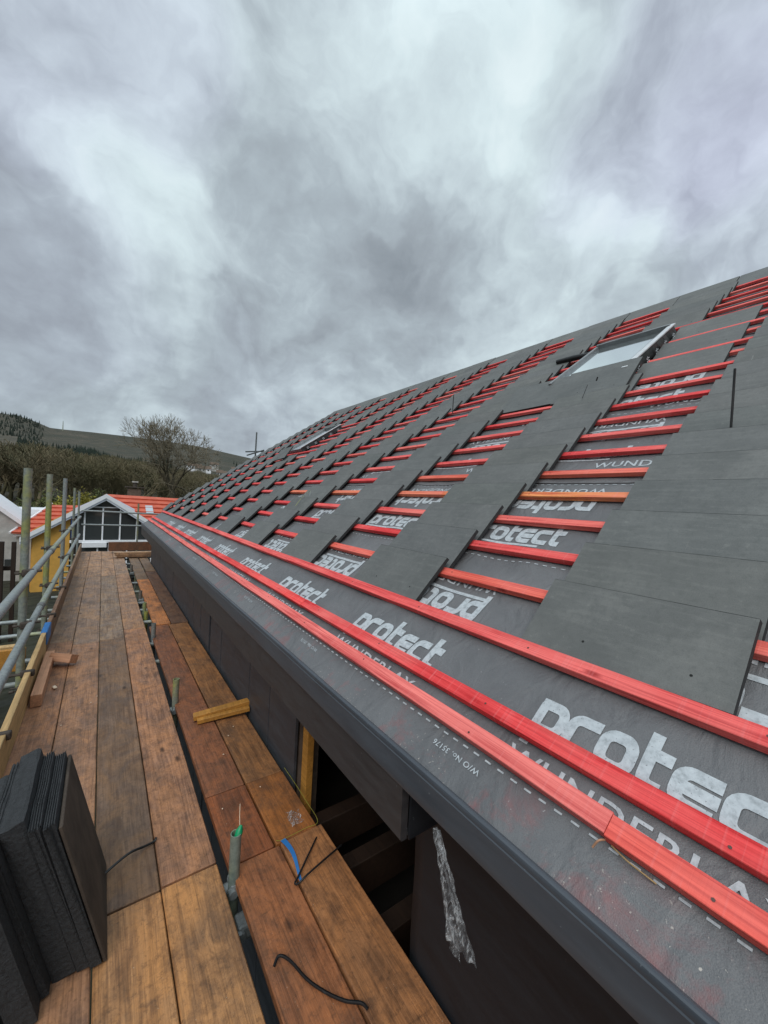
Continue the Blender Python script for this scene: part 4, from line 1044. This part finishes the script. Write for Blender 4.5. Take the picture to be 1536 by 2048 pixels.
# conifers
Vs = []; Fs = []; off = 0
def conifer(H, seed):
    rnd = random.Random(seed); V = []; F = []
    for k in range(9):
        z0 = H*(.06+.1*k); rad = H*.2*(1-k/9.6); n = 9
        b = len(V); V.append((0, 0, z0+H*.17))
        for i in range(n):
            a = 6.283*i/n + rnd.random()*.4; rr_ = rad*rnd.uniform(.7, 1.15); V.append((rr_*math.cos(a), rr_*math.sin(a), z0-rnd.random()*H*.05))
        for i in range(n): F.append((b, b+1+i, b+1+(i+1) % n))
    return np.array(V), np.array(F)
cp = [conifer(14, k) for k in range(4)]
cl = []
for i in range(1500):
    az = random.uniform(-7.5, 7); r0 = random.uniform(335, 520)
    lim = np.interp(az, [-7, -4, 0, 3, 7], [520, 500, 440, 390, 350])
    if r0 > lim: continue
    cl.append((az, r0))
NC1 = len(cl)
for i in range(1700): cl.append((random.uniform(-22, -5.4)-.6*random.random(), random.uniform(600, 900)))
for i in range(30): cl.append((random.uniform(14, 26), random.uniform(400, 700)))
for i, (az, r0) in enumerate(cl):
    z0 = terr(az, r0); V, F = cp[i % 4]; sc = random.uniform(.6, 1.1)*(.42 if r0 > 560 else .8)
    Vs.append(V*sc + np.array([r0*math.sin(R(az)), r0*math.cos(R(az)), z0-1])); Fs.append(F+off); off += len(V)
me = np_mesh('conifer_wood', np.concatenate(Vs), np.concatenate(Fs)); link('conifer_wood', me, M['conifer'], kind='stuff', label='dark belt of conifers across the hillside', cat='conifer wood')
# evergreen and yellow shrubs
def leafy(name, loc, size, n, mat, lab, cat='shrub', leaf=.09, seed=0, grp=None):
    rnd = np.random.default_rng(seed); V = []; F = []
    nb = 9; cen = rnd.normal(0, .42, (nb, 3)); cen[:, 2] = np.abs(cen[:, 2])*.9+.15
    pick = rnd.integers(0, nb, n); P = cen[pick] + rnd.normal(0, .2, (n, 3)); P[:, 2] = np.abs(P[:, 2]); P *= np.array(size)
    d1 = rnd.normal(0, 1, (n, 3)); d1 /= np.linalg.norm(d1, axis=1)[:, None]; d2 = np.cross(d1, rnd.normal(0, 1, (n, 3))); d2 /= np.linalg.norm(d2, axis=1)[:, None]
    L = leaf*rnd.uniform(.6, 1.4, (n, 1))
    V = np.stack([P-d1*L, P-d2*L*.45, P+d1*L, P+d2*L*.45], 1).reshape(-1, 3); F = np.arange(4*n).reshape(n, 4)
    e = empty(name, loc, label=lab, cat=cat, group=grp)
    link('foliage', np_mesh('foliage', V, F), mat, e)
    mb = MB()
    for k in range(nb): mb.tube([(0, 0, -.8), tuple(cen[k]*np.array(size)*.5), tuple(cen[k]*np.array(size))], [.05, .03, .012], 5)
    mb.build('stem', M['bark'], e); return e
def pol(az, r0, z): return (r0*math.sin(R(az)), r0*math.cos(R(az)), z)
leafy('shrub', pol(-1.6, 36, -.2), (1.1, 1.1, 1.7), 2600, M['yleaf'], 'bright yellow-green shrub behind the bungalow ridge', seed=1)
leafy('shrub', pol(.2, 38, .0), (.9, .9, 1.3), 1600, M['gleaf'], 'olive bush just left of the bungalow gable apex', seed=2)
leafy('shrub', pol(-4.6, 37, -.6), (1.6, 1.4, 1.5), 3000, M['gleaf'], 'wide olive bush between the two mossy scaffold poles', seed=3)
leafy('shrub', pol(-3.2, 35, -.8), (1.3, 1.2, 1.4), 2200, M['yleaf'], 'low yellowish bush left of the brightest shrub', seed=4)
leafy('shrub', pol(-8.6, 34, -1.2), (1.9, 1.6, 1.4), 2600, M['gleaf'], 'dark olive bush above the white house roof at the left edge', seed=5)
leafy('shrub', pol(11.5, 42, -.3), (1.5, 1.5, 1.0), 2000, M['twig'], 'brown hedge bush right of the big bare tree', seed=6)
leafy('shrub', pol(3.2, 40, -.2), (1.6, 1.4, 1.2), 2200, M['twig'], 'brown bush beside the chimney', seed=8)
# radio mast and distant houses
mz = terr(-3.9, 880); mb = MB(); mb.tube([pol(-3.9, 885, mz-2), pol(-3.9, 885, mz+17)], [.9, .35], 6)
for k in range(3): mb.tube([pol(-3.95, 885, mz+5+4*k), pol(-3.85, 885, mz+5+4*k)], .35, 4)
tag(mb.build('radio_mast', M['galv']), 'thin radio mast on the hill skyline', 'mast')
hs = [(9.2, 330), (9.9, 340), (10.4, 325), (11.1, 345), (12.7, 335), (13.1, 350), (13.6, 340), (14.1, 330), (12.0, 420), (14.6, 430)]
for k, (az, r0) in enumerate(hs):
    el = [4.0, 3.9, 3.75, 3.7, 3.35, 3.25, 3.1, 3.05, 4.3, 3.9][k]
    z0 = CZ + r0*math.tan(R(el)) - 5; loc = pol(az, r0, z0)
    e = empty('distant_house', loc, label='tiny distant white house on the hillside, %s from the left of its cluster' % ORD[k], cat='house', group='distant houses on the hillside')
    w = random.uniform(2, 3.6)
    e.rotation_euler = (0, 0, random.uniform(-.5, .5))
    MB().box((-w, -2.5, -8), (w, 2.5, 2.9)).build('wall', M['render'] if k % 3 else M['white'], e)
    MB().prism([(-2.9, 2.8), (2.9, 2.8), (0, 5.2)], lambda p: (-w-.3, p[0], p[1]), lambda p: (w+.3, p[0], p[1])).build('roof', M['brick'], e)
    mb = MB()
    for xx in (-w*.5, w*.4): mb.box((xx-.5, -2.56, 1.2), (xx+.5, -2.5, 2.4))
    mb.build('window', M['dglass'], e)

# ------------------------------------------------------------------ world: overcast sky
w = bpy.data.worlds.new('World'); scn.world = w; w.use_nodes = True
T = w.node_tree; T.nodes.clear()
def wn(ty, **k):
    x = T.nodes.new(ty)
    for a, v in k.items(): setattr(x, a, v)
    return x
def wmath(op, a, b=0.):
    x = wn('ShaderNodeMath', operation=op)
    for i, v in enumerate((a, b)):
        if isinstance(v, (int, float)): x.inputs[i].default_value = v
        else: T.links.new(v, x.inputs[i])
    return x.outputs[0]
def wramp(f, stops):
    x = wn('ShaderNodeValToRGB'); e = x.color_ramp.elements
    while len(e) < len(stops): e.new(.5)
    for el, (p, c) in zip(e, stops): el.position = p; el.color = ((c, c, c) if isinstance(c, (int, float)) else c) + (1,)
    T.links.new(f, x.inputs['Fac']); return x.outputs['Color']
tc = wn('ShaderNodeTexCoord'); D = tc.outputs['Generated']
sep = wn('ShaderNodeSeparateXYZ'); T.links.new(D, sep.inputs[0])
zz = wmath('ADD', wmath('MAXIMUM', sep.outputs['Z'], 0.), .38)
cmb = wn('ShaderNodeCombineXYZ'); T.links.new(wmath('DIVIDE', sep.outputs['X'], zz), cmb.inputs[0]); T.links.new(wmath('DIVIDE', sep.outputs['Y'], zz), cmb.inputs[1])
def wnoise(vec, sc, det, rough, dist=0., scl=(1, 1, 1)):
    mp = wn('ShaderNodeMapping'); mp.inputs['Scale'].default_value = scl; T.links.new(vec, mp.inputs['Vector'])
    x = wn('ShaderNodeTexNoise'); x.inputs['Scale'].default_value = sc; x.inputs['Detail'].default_value = det; x.inputs['Roughness'].default_value = rough; x.inputs['Distortion'].default_value = dist
    T.links.new(mp.outputs[0], x.inputs['Vector']); return x
wc = wnoise(D, 2.6, 5, .55); sub_ = wn('ShaderNodeVectorMath', operation='SUBTRACT'); T.links.new(wc.outputs['Color'], sub_.inputs[0]); sub_.inputs[1].default_value = (.5, .5, .5)
scv = wn('ShaderNodeVectorMath', operation='SCALE'); T.links.new(sub_.outputs[0], scv.inputs[0]); scv.inputs['Scale'].default_value = .55
adv = wn('ShaderNodeVectorMath', operation='ADD'); T.links.new(D, adv.inputs[0]); T.links.new(scv.outputs[0], adv.inputs[1])
nrm = wn('ShaderNodeVectorMath', operation='NORMALIZE'); T.links.new(adv.outputs[0], nrm.inputs[0]); DP = nrm.outputs[0]
nA = wnoise(cmb.outputs[0], 1.6, 9, .55, .15); nB = wnoise(cmb.outputs[0], 4.6, 9, .55, .15); nC = wnoise(DP, 4.6, 8, .55, .1)
val = wmath('ADD', wmath('MULTIPLY', wmath('SUBTRACT', nA.outputs['Fac'], .5), .95), wmath('MULTIPLY', wmath('SUBTRACT', nB.outputs['Fac'], .5), .5))
val = wmath('ADD', wmath('ADD', val, .455), wmath('MULTIPLY', wmath('SUBTRACT', nC.outputs['Fac'], .5), 1.15))
LK = .46
def lobe(d, deg, amp):
    global val
    dt = wn('ShaderNodeVectorMath', operation='DOT_PRODUCT'); T.links.new(DP, dt.inputs[0]); v_ = Vector(d).normalized(); dt.inputs[1].default_value = v_
    mr = wn('ShaderNodeMapRange'); mr.interpolation_type = 'SMOOTHSTEP'; mr.inputs['From Min'].default_value = math.cos(R(deg)); mr.inputs['From Max'].default_value = 1.
    mr.inputs['To Max'].default_value = amp*LK; T.links.new(dt.outputs['Value'], mr.inputs['Value'])
    val = wmath('ADD', val, mr.outputs[0])
for d, deg, amp in (((.108, .742, .661), 9, .3), ((.03, .85, .53), 8, .22), ((.412, .508, .756), 11, .32), ((.561, .422, .712), 10, .35), ((.055, .881, .471), 9, .28), ((.717, .531, .452), 15, .3), ((.805, .271, .527), 10, .3),
                    ((.16, .783, .601), 8, -.1), ((.45, .62, .64), 11, -.1), ((.658, .498, .565), 9, -.2), ((-.089, .964, .25), 20, -.2), ((.25, .95, .13), 22, -.16), ((.3, .8, .45), 10, -.12), ((-.2, .85, .5), 14, -.05), ((.8, .15, .62), 10, -.12)):
    lobe(d, deg, amp)
cloud = wramp(val, [(0., (.27, .31, .35)), (.2, (.35, .4, .445)), (.36, (.43, .5, .55)), (.53, (.56, .655, .705)), (.76, (.72, .85, .89)), (1., (.84, .96, .99))])
# violet tinge
base_val = val; val = 0.0
x0 = wn('ShaderNodeValue'); x0.outputs[0].default_value = 0.; val = x0.outputs[0]
for d, deg, amp in (((-.039, .754, .656), 14, .8), ((.722, .212, .659), 16, 1.), ((.82, .15, .5), 16, .7), ((-.12, .9, .42), 14, .5), ((.3, .93, .2), 14, .25)): lobe(d, deg, amp)
mx = wn('ShaderNodeMix', data_type='RGBA', blend_type='MULTIPLY'); T.links.new(wmath('MINIMUM', val, 1.), mx.inputs['Factor']); T.links.new(cloud, mx.inputs['A']); mx.inputs['B'].default_value = (.96, .87, 1.03, 1)
# horizon dims a little, the zenith overhead is brighter as in a CIE overcast sky
mr = wn('ShaderNodeMapRange'); mr.interpolation_type = 'SMOOTHSTEP'; mr.inputs['From Min'].default_value = .74; mr.inputs['From Max'].default_value = .96; mr.inputs['To Min'].default_value = 1.; mr.inputs['To Max'].default_value = 2.0; T.links.new(sep.outputs['Z'], mr.inputs['Value'])
hz = wn('ShaderNodeMapRange'); hz.inputs['From Min'].default_value = 0.; hz.inputs['From Max'].default_value = .3; hz.inputs['To Min'].default_value = .96; hz.inputs['To Max'].default_value = 1.; T.links.new(sep.outputs['Z'], hz.inputs['Value'])
st = wmath('MULTIPLY', mr.outputs[0], hz.outputs[0])
bgc = wn('ShaderNodeBackground'); T.links.new(mx.outputs['Result'], bgc.inputs['Color']); T.links.new(st, bgc.inputs['Strength'])
sky = wn('ShaderNodeTexSky'); sky.sky_type = 'NISHITA'; sky.sun_disc = False; sky.sun_elevation = R(48); sky.sun_rotation = R(-139)
bgs = wn('ShaderNodeBackground'); T.links.new(sky.outputs[0], bgs.inputs['Color']); bgs.inputs['Strength'].default_value = .05
ms = wn('ShaderNodeMixShader'); ms.inputs['Fac'].default_value = .95; T.links.new(bgs.outputs[0], ms.inputs[1]); T.links.new(bgc.outputs[0], ms.inputs[2])
wo = wn('ShaderNodeOutputWorld'); T.links.new(ms.outputs[0], wo.inputs['Surface'])
sl_ = bpy.data.lights.new('sun', 'SUN'); sl_.energy = 1.5; sl_.angle = R(35); sl_.color = (1, .97, .93)
so = bpy.data.objects.new('sun', sl_); col.objects.link(so)
so.rotation_euler = Vector((.45, .52, -.72)).to_track_quat('-Z', 'Y').to_euler()

scn.view_settings.view_transform = 'Standard'; scn.view_settings.look = 'None'; scn.view_settings.exposure = .0; scn.view_settings.gamma = 1
scn.cycles.max_bounces = 6; scn.cycles.use_denoising = True
